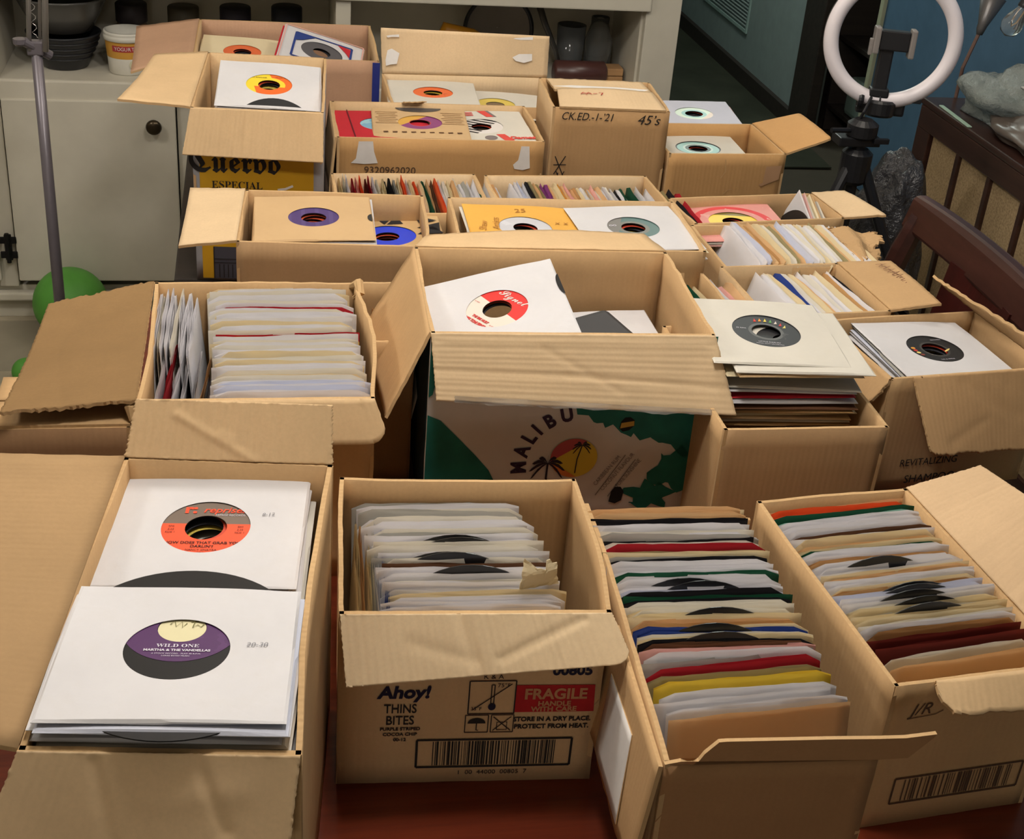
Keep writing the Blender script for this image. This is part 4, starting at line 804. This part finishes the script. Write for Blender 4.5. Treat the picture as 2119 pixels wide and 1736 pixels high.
# L
o, s, d = rec((-.018, 3.045, .205), (-4, 5.4, -2.0), 'cream sleeved record with orange label in the rearmost left box', 'C', lab('plain_orange_label', (216, 98, 48)))
under(3, (-.018, 3.045, .205), (-4, 5.4, -2.0), 'the orange labelled record in the rearmost box', 'COW', .0048, .004)
FR = lab('framed_sleeve', (222, 208, 206))
o, s, d = rec((.150, 3.0, .221), (-8, 8, -15), 'white and pink sleeve with a navy ring frame, propped up in the rearmost box', 'W', lab('slate_label', (78, 76, 82)), hole=.0455, drot=0)
for w_, q, c in ((.003, .0865, 'P'), (.005, .062, 'b')):
    strokes([[(-q, -q), (-q, q)], [(-q, q), (q, q)], [(q, q), (q, -q)], [(q, -q), (-q, -q)]], w_, (0, 0, .0036), (1, 0, 0), (0, 1, 0), s, PAP[c][1], 'printed_border')
patch([(-.06, .06), (-.02, .06), (-.045, .03), (-.06, .02)], (0, 0, .0037), (1, 0, 0), (0, 1, 0), s, PAP['b'][1], 'printed_corner'); patch([(.06, .055), (.03, .06), (.05, .03), (.06, .01)], (0, 0, .0037), (1, 0, 0), (0, 1, 0), s, PAP['R'][1], 'printed_corner')
o, s, d = rec((.145, 3.005, .2165), (-8, 8, -15), 'red edged sleeve behind the navy framed one', 'R', GEN[1])
# P, Q
AQ = lambda n: lab(n, (150, 196, 192), [('ring', .0191, .0255, (70, 92, 92)), ('ring', .0255, .030, (190, 214, 208)), ('ring', .042, .0456, (60, 70, 72))])
o, s, d = rec((.870, 2.545, .1745), (-3, -1.5, 1), 'cream sleeved record with aqua ringed label, in the box with the right flap', 'O', AQ('aqua_label'), hole=.045)
under(4, (.870, 2.545, .1745), (-3, -1.5, 1), 'the aqua ringed record', 'OW', .0048, .003)
o, s, d = rec((.926, 2.768, .177), (-4, .5, 2), 'bluish white sleeved record with pale aqua label, behind the golden flap', 'L', lab('pale_aqua_label', (206, 226, 208), [('ring', .0191, .027, (140, 190, 186)), ('half', .8, -.5, .026, (222, 206, 190))]), v=3)
under(3, (.926, 2.768, .177), (-4, .5, 2), 'the pale aqua labelled record', 'LWP', .0045, .008)
# R: pink sleeve and a toppled bundle
PK = lab('pink_printed_sleeve', (216, 150, 142), [('ring', .058, .071, (214, 74, 78)), ('blot', 25, .6, (222, 164, 156))], .7)
o, s, d = rec((.826, 2.172, .167), (-2, -1, 2), 'pink sleeve with a red ring and yellow label in the square flapped box', PK, lab('yellow_label', (230, 200, 50), [('half', .2, 1, .030, (120, 104, 40))]), hole=.0435)
under(2, (.826, 2.172, .167), (-2, -1, 2), 'the pink red ringed sleeve', 'PO', .0046, .003)
r = random.Random(77); az, el = radians(-178), radians(16); nb = Vector((cos(el) * cos(az), cos(el) * sin(az), sin(el))); ub = Vector((0, 0, 1)).cross(nb).normalized(); vb = nb.cross(ub)
for i, (k, nm) in enumerate((('W', 'white'), ('P', 'pink'), ('O', 'off white'), ('C', 'cream'), ('T', 'tan'), ('O', 'pale'), ('W', 'brighter white'), ('C', 'yellowed'))):
    p = Vector((.945, 2.195, T + .090 + r.uniform(-.003, .004))) - nb * .0075 * i; a = radians(-17 + r.uniform(-2, 2) - (5 if i == 1 else 0)); u_ = ub * cos(a) + vb * sin(a); v_ = vb * cos(a) - ub * sin(a)
    o = empty('record', p, 0, '%s sleeved record standing in the leaning bundle by the square flap%s' % (nm, ', black disc face showing' if i == 0 else ''), 'record')
    o.rotation_euler = Matrix((u_, v_, nb)).transposed().to_euler()
    s = link('sleeve', sleeve_me(.0405, .088, i % 4), o); setmat(s, PAP[k][1]); d = link('disc', DISC, o, (0, -.002, .0028) if i == 0 else None)
    if i == 0: patch(ell(0, -.002, .0195, .0195, 24), (0, 0, .0042), (1, 0, 0), (0, 1, 0), o, lab('black_label', (30, 28, 28)), 'label')

# ------------------------------------------------------------------ filed sleeves, every one an object
HW = .0895
def filed_geo(v):
    """an open paper sleeve standing on edge: front sheet, inner liner and back sheet, each with its own wavy top edge"""
    r = random.Random(100 + v); nx = 12; zs = [0, .06, .12, .155, .172, 1]; V, F = [], []
    ph = [r.uniform(0, 6) for _ in range(8)]; rc = [0, .006, .012, .004, 0, .009, .003, .006][v % 8]; mouth = r.uniform(.0010, .0018); sk = r.uniform(-.0015, .0015); W = nx + 1; n1 = len(zs) * W
    for s in (-1, 0, 1):
        drop = r.uniform(.0, .0022)
        for zi, z in enumerate(zs):
            for i in range(nx + 1):
                u = -1 + 2 * i / nx; x = u * (HW if s else HW - .002)
                top = .178 - drop + .0010 * sin(2.2 * u + ph[0] + s) + .0005 * sin(9 * u + ph[1] + 2 * s) + sk * u
                e = (1 - abs(u)) * HW
                if rc and e < rc: top -= rc - sqrt(max(0, rc * rc - (rc - e) ** 2))
                zz = top if z == 1 else z * top / .178
                g = (.0005 + mouth * (1 - u * u) * (.4 + .6 * zz / .178)) * s + .0007 * sin(1.7 * u + ph[2]) * (zz / .178) ** 2 + .0005 * sin(7 * u + ph[3 + s]) * (zz / .178) ** 3
                V.append((x, g, zz))
    for k in range(3):
        for j in range(len(zs) - 1):
            for i in range(nx):
                a = k * n1 + j * W + i; q = (a, a + 1, a + W + 1, a + W); F.append(q if k < 2 else q[::-1])
    for j in range(len(zs) - 1):
        for i in (0, nx):
            a = j * W + i; q = (a, 2 * n1 + a, 2 * n1 + a + W, a + W); F.append(q[::-1] if i == 0 else q)
    return V, F
FM = [mesh('record_sleeve', *filed_geo(v), PAP['W'][1], smooth=True) for v in range(8)]
DV, DF = ring_geo(.0191, .0873, -.0006, .0006, 48); FDISC = mesh('disc', [(x, z, y + .0885) for x, y, z in DV], [f[::-1] for f in DF], VINYL)
def file_row(seq, p0, p1, where, yaw=0, lean=(8, 8), xj=.004, zj=.004, yj=.9, discs=(), seed=1, gaps=None, zrise=(0, 0), lj=.5, special=None):
    """stand sleeves in a row from p0 to p1 (base points, metres above the table); each sleeve is its own object"""
    r = random.Random(seed); n = len(seq); p0, p1 = Vector(p0), Vector(p1); cnt = {}; nth = {}; end = 'left' if abs(yaw) > 45 else 'back'
    for i, k in enumerate(seq): key = (k, i in discs); cnt[key] = cnt.get(key, 0) + 1
    for i, k in enumerate(seq):
        t = (gaps[i] if gaps else i / max(1, n - 1)); p = p0.lerp(p1, t); le = lean[0] * (1 - t) + lean[1] * t + r.uniform(-lj, lj); ya = radians(yaw + r.uniform(-yj, yj)); sh = r.uniform(-xj, xj)
        o = link('record_sleeve', FM[r.randrange(8)], None, (p.x + cos(ya) * sh, p.y + sin(ya) * sh, T + p.z + r.uniform(-zj, zj) + zrise[0] * (1 - t) + zrise[1] * t), (radians(-le), r.uniform(-.012, .012), ya))
        setmat(o, PAP[k][2]); o['category'] = 'record sleeve'; c = PAP[k][0]; dk = i in discs
        sp = (special or {}).get(i)
        nth[(k, dk)] = q = nth.get((k, dk), 0) + 1; body = '%s sleeve%s' % (c, ' showing its disc' if dk else '')
        o['label'] = sp or ('only %s in %s' % (body, where) if cnt[(k, dk)] == 1 else '%s %s from the %s in %s' % (ORD[q - 1], body, end, where))
        if cnt[(k, dk)] > 1 and not sp: o['group'] = '%s sleeves%s in %s' % (c, ' showing discs' if dk else '', where)
        if dk: link('disc', FDISC, o, (r.uniform(-.012, .008), 0, r.uniform(.006, .010)))
# B
file_row('GWOGWOWWOGWWOOWGOBWWWOWWCWWW', (.194, 1.222, .018), (.210, 1.060, .020), 'the printed biscuit case', -3.4, (15, 5), .006, .004, discs=(11, 12, 15, 16, 20), seed=2)
file_row('CTCOWb', (.090, 1.150, .012), (.112, 1.147, .010), 'the left side of the biscuit case', -93, (3, 4), .004, .004, seed=3)
thing('torn_paper', (lambda g: (g[0], g[1]))(sheet_geo([(-.02, 0, 0), (.022, .004, 0), (.018, .010, .030), (-.016, .006, .034)], nu=10, nv=8, th=.0008, torn=.006, jag=.001, seed=5, wob=CR([(0, .5, 1, .6, .006, .006)], .004))), PAP['C'][1], 'torn cream paper scrap poking up among the biscuit case sleeves', 'paper', (.275, 1.098, T + .195), (0, 0, .1))
# C
file_row('bCTKTCNNWWOWWGNOWRDDCGNWWWWWEWWWWLNNEENOOCOCCTKCbbOCNBPW', (.446, 1.212, .014), (.449, .960, .010), 'the long torn-front box', -3, (13, 14), .003, .004, discs=(31, 32, 43, 49, 52), seed=4,
         special={0: 'blue edged sleeve at the very back of the long torn-front box', 17: 'bright red sleeve standing out in the middle of the long torn-front box', 54: 'pinkish sleeve leaning near the front of the long torn-front box'})
file_row('GRDYWWWT', (.449, .948, .010), (.450, .884, .004), 'the front of the long torn-front box', 2, (16, 11), .006, .002, seed=6, lj=.6,
         special={1: 'orange red sleeve leaning near the front of the torn-front box', 7: 'large blank tan sleeve leaning at the very front of the torn-front box'})
# D
file_row('TooEtWWWWWBWCTCEWWKWWWWCTWWCKLLWWOCOCCOWK', (.661, 1.218, .008), (.684, .996, .010), 'the near right box', 5.3, (12, 9), .0015, .003, discs=(21, 29, 30, 32, 34, 36), seed=8)
file_row('MMOT', (.684, .985, .010), (.688, .955, .006), 'the front of the near right box', 6, (9, 6), .004, .002, seed=9, special={0: 'maroon sleeve behind the front maroon one in the near right box', 1: 'deep maroon sleeve facing out at the front of the near right box'})
# H
file_row('OCWOCWWOOWRWOCWWOWCOWWORYWOCWOWWCWOWCWWOCKOWLWLWW', (.032, 1.695, .070), (.040, 1.412, .066), 'the crammed left box', -.5, (10, 6), .005, .003, .8, seed=10)
file_row('WOWWWOWWWW', (-.119, 1.635, .066), (-.064, 1.622, .066), 'the left side of the crammed left box', -92, (-1, -4), .006, .004, 2, seed=11)
file_row('WRWWWTLEDE', (-.124, 1.505, .054), (-.070, 1.490, .050), 'the front left corner of the crammed box', -94, (4, 16), .006, .003, 2, seed=12)
# U1, U2, I, S, T, V : seen edge on
file_row('OCOWRPoMRWOCNNGCoWCoCETBoWOCTOWGWWEEWOTW', (.150, 2.205, .022), (.372, 2.205, .020), 'the left low box', -90, (-4, 16), .001, .004, 1.5, seed=13)
file_row('WWLWNDTDUUTCCyTPTKCWOTPOTWOWWNW', (.424, 2.205, .020), (.585, 2.205, .016), 'the left part of the right low box', -90, (8, 20), .001, .004, 1.5, seed=14)
file_row('WLWWEEWWYDNR', (.612, 2.205, .008), (.690, 2.205, .016), 'the right part of the right low box', -90, (-10, 22), .001, .004, 1.5, seed=15)
file_row('WWLTKTCCODTLLWOWCOWODTCWTWWC', (.744, 2.018, .024), (.925, 2.024, .024), 'the box with the torn crumpled flap', -88, (16, 24), .003, .003, 2, seed=16)
file_row('WWOCbWOCTWOWWCOKWNLKTWNN', (.742, 1.830, .014), (.900, 1.845, .012), 'the box with the handwritten flap', -85, (16, 24), .003, .004, 2, seed=17)
file_row('EECWOWPT', (.608, 1.792, .016), (.662, 1.796, .016), 'the small box behind the rum case wall', -86, (12, 22), .003, .004, 2, seed=18)
file_row('TONWO', (.154, 1.712, .006), (.190, 1.712, .006), 'the narrow squeezed box', -90, (4, 12), .002, .003, 2, seed=19)

# ------------------------------------------------------------------ right-hand side: chair, console, lights, clutter
CHW = wood('mahogany', lin((72, 42, 36)), lin((48, 27, 24)), .3, (30, 3, 30)); CHD = wood('dark_mahogany', lin((66, 24, 20)), lin((44, 16, 14)), .35, (30, 30, 4))
ch = empty('dining_chair', (1.115, 2.0, 0), 0, 'dark mahogany dining chair with a broad splat, pushed to the table side', 'chair')
def crail(y0, y1, x, z0, z1, th, bow=.02):
    V, F = [], []; n = 14
    for i in range(n + 1):
        u = i / n; y = y0 + (y1 - y0) * u; b = bow * (1 - (2 * u - 1) ** 2); zb = .006 * (1 - (2 * u - 1) ** 2)
        for dx, z in ((-th * .42, z0), (-th / 2, z0 + .005), (-th / 2, z1 - .007), (-th * .4, z1 + zb - .002), (-th * .2, z1 + zb), (th * .2, z1 + zb), (th * .4, z1 + zb - .002), (th / 2, z1 - .007), (th / 2, z0 + .005), (th * .42, z0)): V.append((x + b + dx + (z - z0) * .25, y, z))
    for i in range(n):
        for k in range(10): F.append((i * 10 + k, i * 10 + (k + 1) % 10, (i + 1) * 10 + (k + 1) % 10, (i + 1) * 10 + k))
    F += [tuple(range(10))[::-1], tuple(n * 10 + k for k in range(10))]; return V, F
part('top_rail', *crail(.235, -.30, .075, T + .138, T + .198, .030, .012), CHW, ch)
for y in (.212, -.275): part('back_post', *tube([(.055, y, 0), (.02, y, .25), (.0, y, .45), (.02, y, .70), (.06, y, .85), (.082, y, T + .165)], [.018, .02, .023, .022, .021, .018], 8), CHW, ch)
V, F, U_, mi = sheet_geo([(.005, .035, .48), (.005, -.16, .48), (.074, -.17, T + .148), (.074, .045, T + .148)], nu=10, nv=10, th=.014, wob=CR([], -.012)); part('splat', V, F, CHD, ch)
part('seat', *bx(-.42, -.225, .43, .01, .225, .47, .012), CHD, ch)
for y in (.19, -.19): part('front_leg', *lathe([(.014, 0), (.024, .40), (.026, .43)], 16, (-.39, y, 0)), CHW, ch, smooth=True)

con = empty('stereo_console', (1.99, 2.2, 0), 0, 'long walnut stereo console with tan speaker cloth panels along the blue wall', 'console')
WAL = wood('walnut_veneer', lin((66, 42, 34)), lin((46, 28, 24)), .3, (40, 3, 40)); CLOTH = NT('tan_speaker_cloth'); CLOTH.bump(CLOTH.noise(400, 2), .5, .001); CLOTH = CLOTH.out(CLOTH.mix(CLOTH.ramp(CLOTH.noise(180, 2), .3, .7), lin((140, 120, 90)), lin((176, 152, 116))), .95, .1)
y0, y1 = -1.0, 1.145
part('cabinet_body', *bx(-.235, y0, .10, .34, y1, T + .045, .004), WAL, con)
part('top_panel', *bx(-.25, y0 - .01, T + .045, .35, y1 + .012, T + .062, .005), WAL, con)
part('frame_rail', *bx(-.25, y0, T - .012, -.232, y1, T + .045, .003), WAL, con); part('frame_rail', *bx(-.25, y0, .10, -.232, y1, .17, .003), WAL, con)
part('frame_post', *bx(-.25, y1 - .075, .17, -.232, y1, T - .012, .003), WAL, con)
ys = [1.07 - i * .168 for i in range(13)]
for i in range(12):
    part('cloth_panel', *bx(-.240, ys[i + 1] + .009, .17, -.234, ys[i] - .009, T - .012), CLOTH, con)
    part('slat', *bx(-.25, ys[i + 1] - .009, .17, -.232, ys[i + 1] + .009, T - .012, .002), WAL, con)
for y in (y0 + .1, y1 - .1):
    for x in (-.18, .28): part('leg', *lathe([(.012, 0), (.022, .10)], 12, (x, y, 0)), WAL, con)
thing('green_ruler', bx(-.006, -.09, 0, .006, .09, .003, .001), plain('pale_green_plastic', lin((176, 204, 184)), .3, .5), 'thin pale green strip lying along the front edge of the console', 'ruler', (1.752, 3.18, T + .0625), (0, 0, -.04))
def crumple(seed, sx, sy, sz, amp=.35, sub=4, fr=2.2):
    """a crumpled soft thing resting on its base: creased by ridged noise, flattened underneath"""
    import bmesh
    from mathutils import noise
    bm = bmesh.new(); bmesh.ops.create_icosphere(bm, subdivisions=sub, radius=1)
    for v in bm.verts:
        p = v.co.copy(); q = p * fr * .7 + Vector((seed * 7.1, seed * 3.3, seed))
        k = 1 + amp * (.9 * noise.noise(q) + .35 * (.5 - abs(noise.noise(q * 2.3))) + .12 * noise.noise(q * 6))
        p = p * k; v.co = Vector((p.x * sx, p.y * sy, max(p.z, -.55) * sz + .55 * sz))
    bm.verts.index_update(); V = [tuple(v.co) for v in bm.verts]; F = [[v.index for v in f.verts] for f in bm.faces]; bm.free(); return V, F
CLEAR = NT('clear_film'); CLEAR.b.inputs['Transmission Weight'].default_value = .55; CLEAR.b.inputs['IOR'].default_value = 1.15; CLEAR.bump(CLEAR.noise(22, 5), 1.0, .02); CLEAR = CLEAR.out(lin((196, 204, 198)), .18, .6)
ZC = T + .063
def clutter(name, g, m, label, cat, x, y, z=0, rot=(0, 0, 0), smooth=True): return thing(name, g, m, label, cat, (x, y, ZC + z), rot, smooth=smooth)
clutter('clear_bag', crumple(2, .10, .13, .075, .6), CLEAR, 'crumpled clear plastic bag at the far end of the console', 'bag', 1.885, 3.14)
clutter('folded_bag', crumple(5, .07, .20, .035, .45), plain('grey_brown_film', lin((104, 92, 84)), .35, .5), 'grey brown folded plastic packet on the console top', 'packet', 1.835, 2.90, .002)
V, F, U_, mi = sheet_geo([(-.05, .16, .03), (.05, .18, .05), (.06, -.16, .035), (-.04, -.18, .02)], nu=14, nv=14, th=.004, wob=CR([(0, .4, 1, .5, .01, .03)], .02)); clutter('white_envelope', (V, F), plain('white_film', lin((196, 190, 186)), .4, .5), 'white padded envelope lying across the clear bag', 'envelope', 1.92, 2.93, .075, (0, 0, .1))
clutter('dark_cloth', crumple(9, .13, .20, .075, .35), plain('dark_navy_cloth', lin((36, 34, 42)), .9), 'dark folded cloth heaped behind the white envelope', 'cloth', 2.08, 3.02)
rp = clutter('red_white_packet', crumple(12, .07, .12, .085, .45), plain('white_red_film', lin((206, 186, 182)), .35, .5), 'white and red crumpled packet on the console', 'packet', 1.90, 2.66)
part('red_panel', *[(lambda g: g)(crumple(13, .045, .05, .07, .4, 3))][0], plain('bright_red_film', lin((196, 40, 40)), .4, .5), rp).location = (-.035, -.02, .03)
clutter('yellow_wrapper', crumple(16, .05, .09, .04, .5), plain('pale_yellow_film', lin((204, 190, 140)), .35, .5), 'pale yellow wrapper at the front of the console clutter', 'wrapper', 1.79, 2.72, 0)
clutter('red_leaflet', bx(-.04, -.07, 0, .04, .07, .002), plain('bright_red_film', lin((196, 40, 40)), .4, .5), 'red and white leaflet by the console front edge', 'leaflet', 1.785, 2.60, .001, (0, 0, .2))

# ring light on a tripod
rl = empty('ring_light', (1.335, 2.80, 0), 0, 'white ring light with a phone clamp on a black tripod', 'ring light')
BP = plain('black_plastic', lin((22, 22, 26)), .45, .5); WPL = plain('white_diffuser', lin((238, 230, 234)), .35, .5, 0, .01)
rz = radians(-17)
def rp_(g): # turn from ring plane (local) to the stand's frame, facing the camera
    M = Matrix.Translation((.033, .022, T + .337)) @ Euler((radians(-4), 0, rz)).to_matrix().to_4x4(); return [M @ Vector(v) for v in g[0]], g[1]
part('ring_tube', *rp_(torus(.1315, .0165, 96, 20)), WPL, rl, smooth=True)
part('ring_housing', *rp_((lambda g: ([(x, y + .014, z) for x, y, z in g[0]], g[1]))(torus(.1335, .0145, 64, 10))), BP, rl, smooth=True)
part('phone_clamp', *rp_(bx(-.030, -.022, -.022, .034, .008, .020, .003)), BP, rl)
GPL = plain('grey_rubber', lin((132, 126, 122)), .5)
part('clamp_jaw', *rp_(join(bx(-.043, -.03, -.030, -.030, .008, .026, .003), bx(-.05, -.02, -.035, -.042, -.006, .0, .002))), GPL, rl); part('clamp_jaw', *rp_(bx(.034, -.03, -.034, .046, .008, .026, .003)), GPL, rl)
part('stem', *rp_(join(bx(-.024, -.012, -.115, .006, .012, -.018, .004), bx(-.03, -.016, -.125, .012, .016, -.105, .004))), BP, rl)
part('ring_bracket', *rp_(join(bx(-.05, .0, -.165, .055, .03, -.12, .006), lathe([(.03, -.165), (.034, -.16), (.034, -.135), (.028, -.13)], 20), bx(.05, -.01, -.13, .085, .0, -.12, .002))), BP, rl)
part('ball_head', *join(lathe([(.028, T + .135), (.034, T + .14), (.034, T + .165), (.02, T + .175)], 20, (-.02, -.03, 0)), bx(-.075, -.05, T + .118, .02, .0, T + .138, .003), tube([(-.02, -.03, T + .15), (-.10, -.05, T + .155)], .006, 8), bx(.0, -.06, T + .128, .035, -.05, T + .14, .002)), BP, rl, smooth=False)
part('column', *tube([(-.02, -.03, .30), (-.02, -.03, T + .13)], [.012, .014], 12), BP, rl); part('leg_collar', *lathe([(.024, T + .03), (.034, T + .04), (.034, T + .10), (.022, T + .11)], 16, (-.02, -.03, 0)), BP, rl)
for a in (205, 325, 85):
    a = radians(a); part('leg', *tube([(-.02 + .02 * cos(a), -.03 + .02 * sin(a), T + .07), (-.02 + .42 * cos(a), -.03 + .42 * sin(a), .012)], [.013, .010], 10), BP, rl)
part('cable', *tube([(.0, .0, T + .215), (-.025, -.03, T + .19), (-.035, -.02, T + .15), (-.03, -.03, T + .1)], .0035, 8), BP, rl)
for x in (-.045, -.005):
    V, F = torus(.0185, .0022, 20, 6); part('cable_tie', *rp_(([(x + y * 3 * (1 if x < -.02 else .3), z, w_ - .1335) for w_, y, z in [(b, a, c) for a, b, c in [(p[1], p[0], p[2]) for p in V]]], F)), BP, rl)
bag = thing('plastic_bag', crumple(21, .085, .11, .31, .34, 5, 1.5), (lambda t: (t.bump(t.noise(16, 5), .9, .03), t.out(lin((60, 60, 64)), .28, .6))[1])(NT('black_film')), 'shiny black plastic bag slumped beside the ring light tripod', 'bag', (1.50, 2.92, .302), (0, 0, .3), smooth=True)
thing('storage_tub', bx(-.15, -.2, 0, .15, .2, .30, .02), plain('dark_tub', lin((40, 42, 40)), .6), 'dark storage tub under the black plastic bag', 'tub', (1.52, 2.98, 0))

# slim floor lamp by the blue wall, and a clear bulb
fl2 = empty('floor_lamp', (1.84, 3.36, 0), 0, 'thin grey floor lamp with a conical head before the blue wall', 'lamp'); GM = plain('grey_metal', lin((110, 108, 108)), .4, .5, .6)
part('base', *lathe([(.11, 0), (.11, .012), (.02, .025)], 28), GM, fl2); part('pole', *tube([(0, 0, .02), (.0, 0, T + .14), (.03, .01, T + .235)], .005, 8), plain('rust_metal', lin((108, 84, 74)), .5), fl2)
part('lamp_head', *tube([(.03, .01, T + .225), (.031, .01, T + .24), (.034, .011, T + .25), (.05, .018, T + .32)], [.008, .012, .013, .034], 20), GM, fl2, smooth=True)
cbulb = empty('hanging_bulb', (1.752, 3.0, T + .362), 0, 'clear glass bulb hanging in a dark socket at the top right', 'bulb'); cbulb.rotation_euler = (0, radians(24), 0)
part('glass', *lathe([(.002, -.055), (.018, -.048), (.026, -.03), (.022, -.01), (.012, .012), (.011, .02)], 24), GLASS, cbulb, smooth=True); part('socket', *lathe([(.014, .015), (.015, .02), (.015, .06), (.006, .066)], 20), BP, cbulb)
part('filament', *tube([(-.006, 0, .01), (-.005, 0, -.02), (0, 0, -.03), (.005, 0, -.02), (.006, 0, .01)], .0016, 6), plain('copper_wire', lin((196, 160, 120)), .3, .5, .8), cbulb)
part('cord', *tube([(0, 0, .06), (-.02, 0, .5), (-.35, 0, 1.33)], .003, 6), BP, cbulb)

# clutter inside the dark doorway
dk = empty('shelf_unit', (2.66, 5.3, 0), 0, 'dark shelf unit standing in the unlit doorway', 'shelf')
for z in (.12, .42, .78): part('shelf_board', *bx(-.17, -.3, z - .02, .2, .35, z, .002), DARKTRIM, dk)
for y in (-.3, .35): part('side_panel', *bx(-.17, y - .01, 0, .2, y + .01, 1.3, .002), DARKTRIM, dk)
thing('round_cushion', crumple(31, .12, .14, .07, .1, 3), plain('olive_cloth', lin((126, 124, 92)), .9), 'olive round cushion on the dark doorway shelf', 'cushion', (2.62, 5.22, .424), smooth=True)
for i, (x, y, z, c, l) in enumerate(((2.60, 5.17, .12, (150, 168, 156), 'clear plastic tub low on the doorway shelf'), (2.60, 5.40, .12, (120, 136, 128), 'second clear plastic tub further into the doorway'))):
    thing('plastic_tub', bx(-.1, -.1, 0, .1, .1, .16, .02), plain('tub_plastic_%d' % i, lin(c), .2, .6), l, 'tub', (x, y, z + .003))
thing('dark_box', bx(-.1, -.14, 0, .1, .1, .22, .006), plain('plum_box', lin((64, 44, 52)), .7), 'dark plum box upper on the doorway shelf', 'box', (2.62, 5.28, .783))
thing('tin_can', lathe([(.05, 0), (.05, .16), (.048, .165)], 24), plain('tin', lin((150, 158, 148)), .3, .5, .6), 'pale tin can upper on the doorway shelf', 'tin', (2.58, 5.09, .783))
thing('floor_mat', bx(-.3, -.35, 0, .3, .35, .01, .003), plain('olive_mat', lin((120, 112, 72)), .9), 'olive mat on the dark hall floor beyond the cabinet', 'mat', (1.62, 6.85, .007), (0, 0, .5))

# ------------------------------------------------------------------ left-hand side: lamp pole, ball, stool
pl = empty('swing_arm_lamp', (-.442, 3.02, 0), 0, 'grey swing-arm floor lamp standing before the cabinet door', 'lamp'); LG = plain('lamp_grey', lin((112, 106, 112)), .35, .5, .3)
part('base', *lathe([(.125, 0), (.13, .005), (.125, .018), (.02, .028), (.014, .06)], 40), plain('lamp_base_grey', lin((140, 142, 146)), .4, .5, .3), pl, smooth=False)
part('pole', *tube([(0, 0, .02), (.0, 0, .5), (0, 0, T + .20)], [.0125, .0125, .0115], 16), LG, pl, smooth=True)
part('joint', *join(tube([(-.022, -.012, T + .225), (.026, .012, T + .19)], .010, 12), bx(-.018, -.012, T + .195, .016, .012, T + .225, .004), lathe([(.009, T + .19), (.014, T + .195), (.014, T + .205)], 14, (-.03, -.01, .025))), LG, pl)
SIL = plain('brushed_steel', lin((186, 182, 178)), .3, .5, .5)
for dx, dy, r_ in ((-.012, -.010, .004), (.020, -.012, .0065), (-.018, .012, .003), (.006, .012, .003)):
    part('arm_rod', *tube([(dx, dy, T + .205), (dx + .035, dy + .02, T + .70)], r_, 10), SIL, pl, smooth=True)
part('spring', *tube([(.0 + .005 * cos(i * 1.2), .005 * sin(i * 1.2), T + .23 + i * .004) for i in range(70)], .0007, 5), SIL, pl)
thing('green_ball', lathe([(.1 * sin(pi * i / 24) + .0003, -.1 * cos(pi * i / 24)) for i in range(25)], 40), plain('grass_green_rubber', lin((88, 158, 62)), .5, .4), 'bright green ball on the floor in front of the cabinet', 'ball', (-.498, 3.60, .103), smooth=True)
thing('white_ball', lathe([(.042 * sin(pi * i / 18) + .0003, -.042 * cos(pi * i / 18)) for i in range(19)], 32), plain('dull_white_rubber', lin((186, 180, 168)), .6), 'small dull white ball on the grey lamp base', 'ball', (-.552, 3.04, .0655), smooth=True)
thing('small_green_ball', lathe([(.036 * sin(pi * i / 18) + .0003, -.036 * cos(pi * i / 18)) for i in range(19)], 32), plain('grass_green_rubber', lin((88, 158, 62)), .5), 'small green ball half hidden behind the big left flap', 'ball', (-.585, 3.32, .039), smooth=True)
st = empty('bar_stool', (-.82, 2.62, 0), .1, 'black wooden stool whose splayed leg shows at the left edge', 'stool'); BW = wood('black_stained_wood', lin((34, 26, 24)), lin((22, 17, 16)), .4, (20, 20, 3))
part('seat', *lathe([(.15, .70), (.17, .71), (.17, .735), (.16, .745)], 32), BW, st)
for sx in (-1, 1):
    for sy in (-1, 1): part('leg', *tube([(sx * .10, sy * .10, .71), (sx * .34, sy * .18, .0)], [.024, .02], 8), BW, st)
for z, q in ((.3, .235),): part('stretcher', *join(tube([(-q, -.145, z), (q, -.145, z)], .011, 8), tube([(-q, .145, z), (q, .145, z)], .011, 8)), BW, st)
for o in bpy.data.objects:
    if '_d' in o: del o['_d']
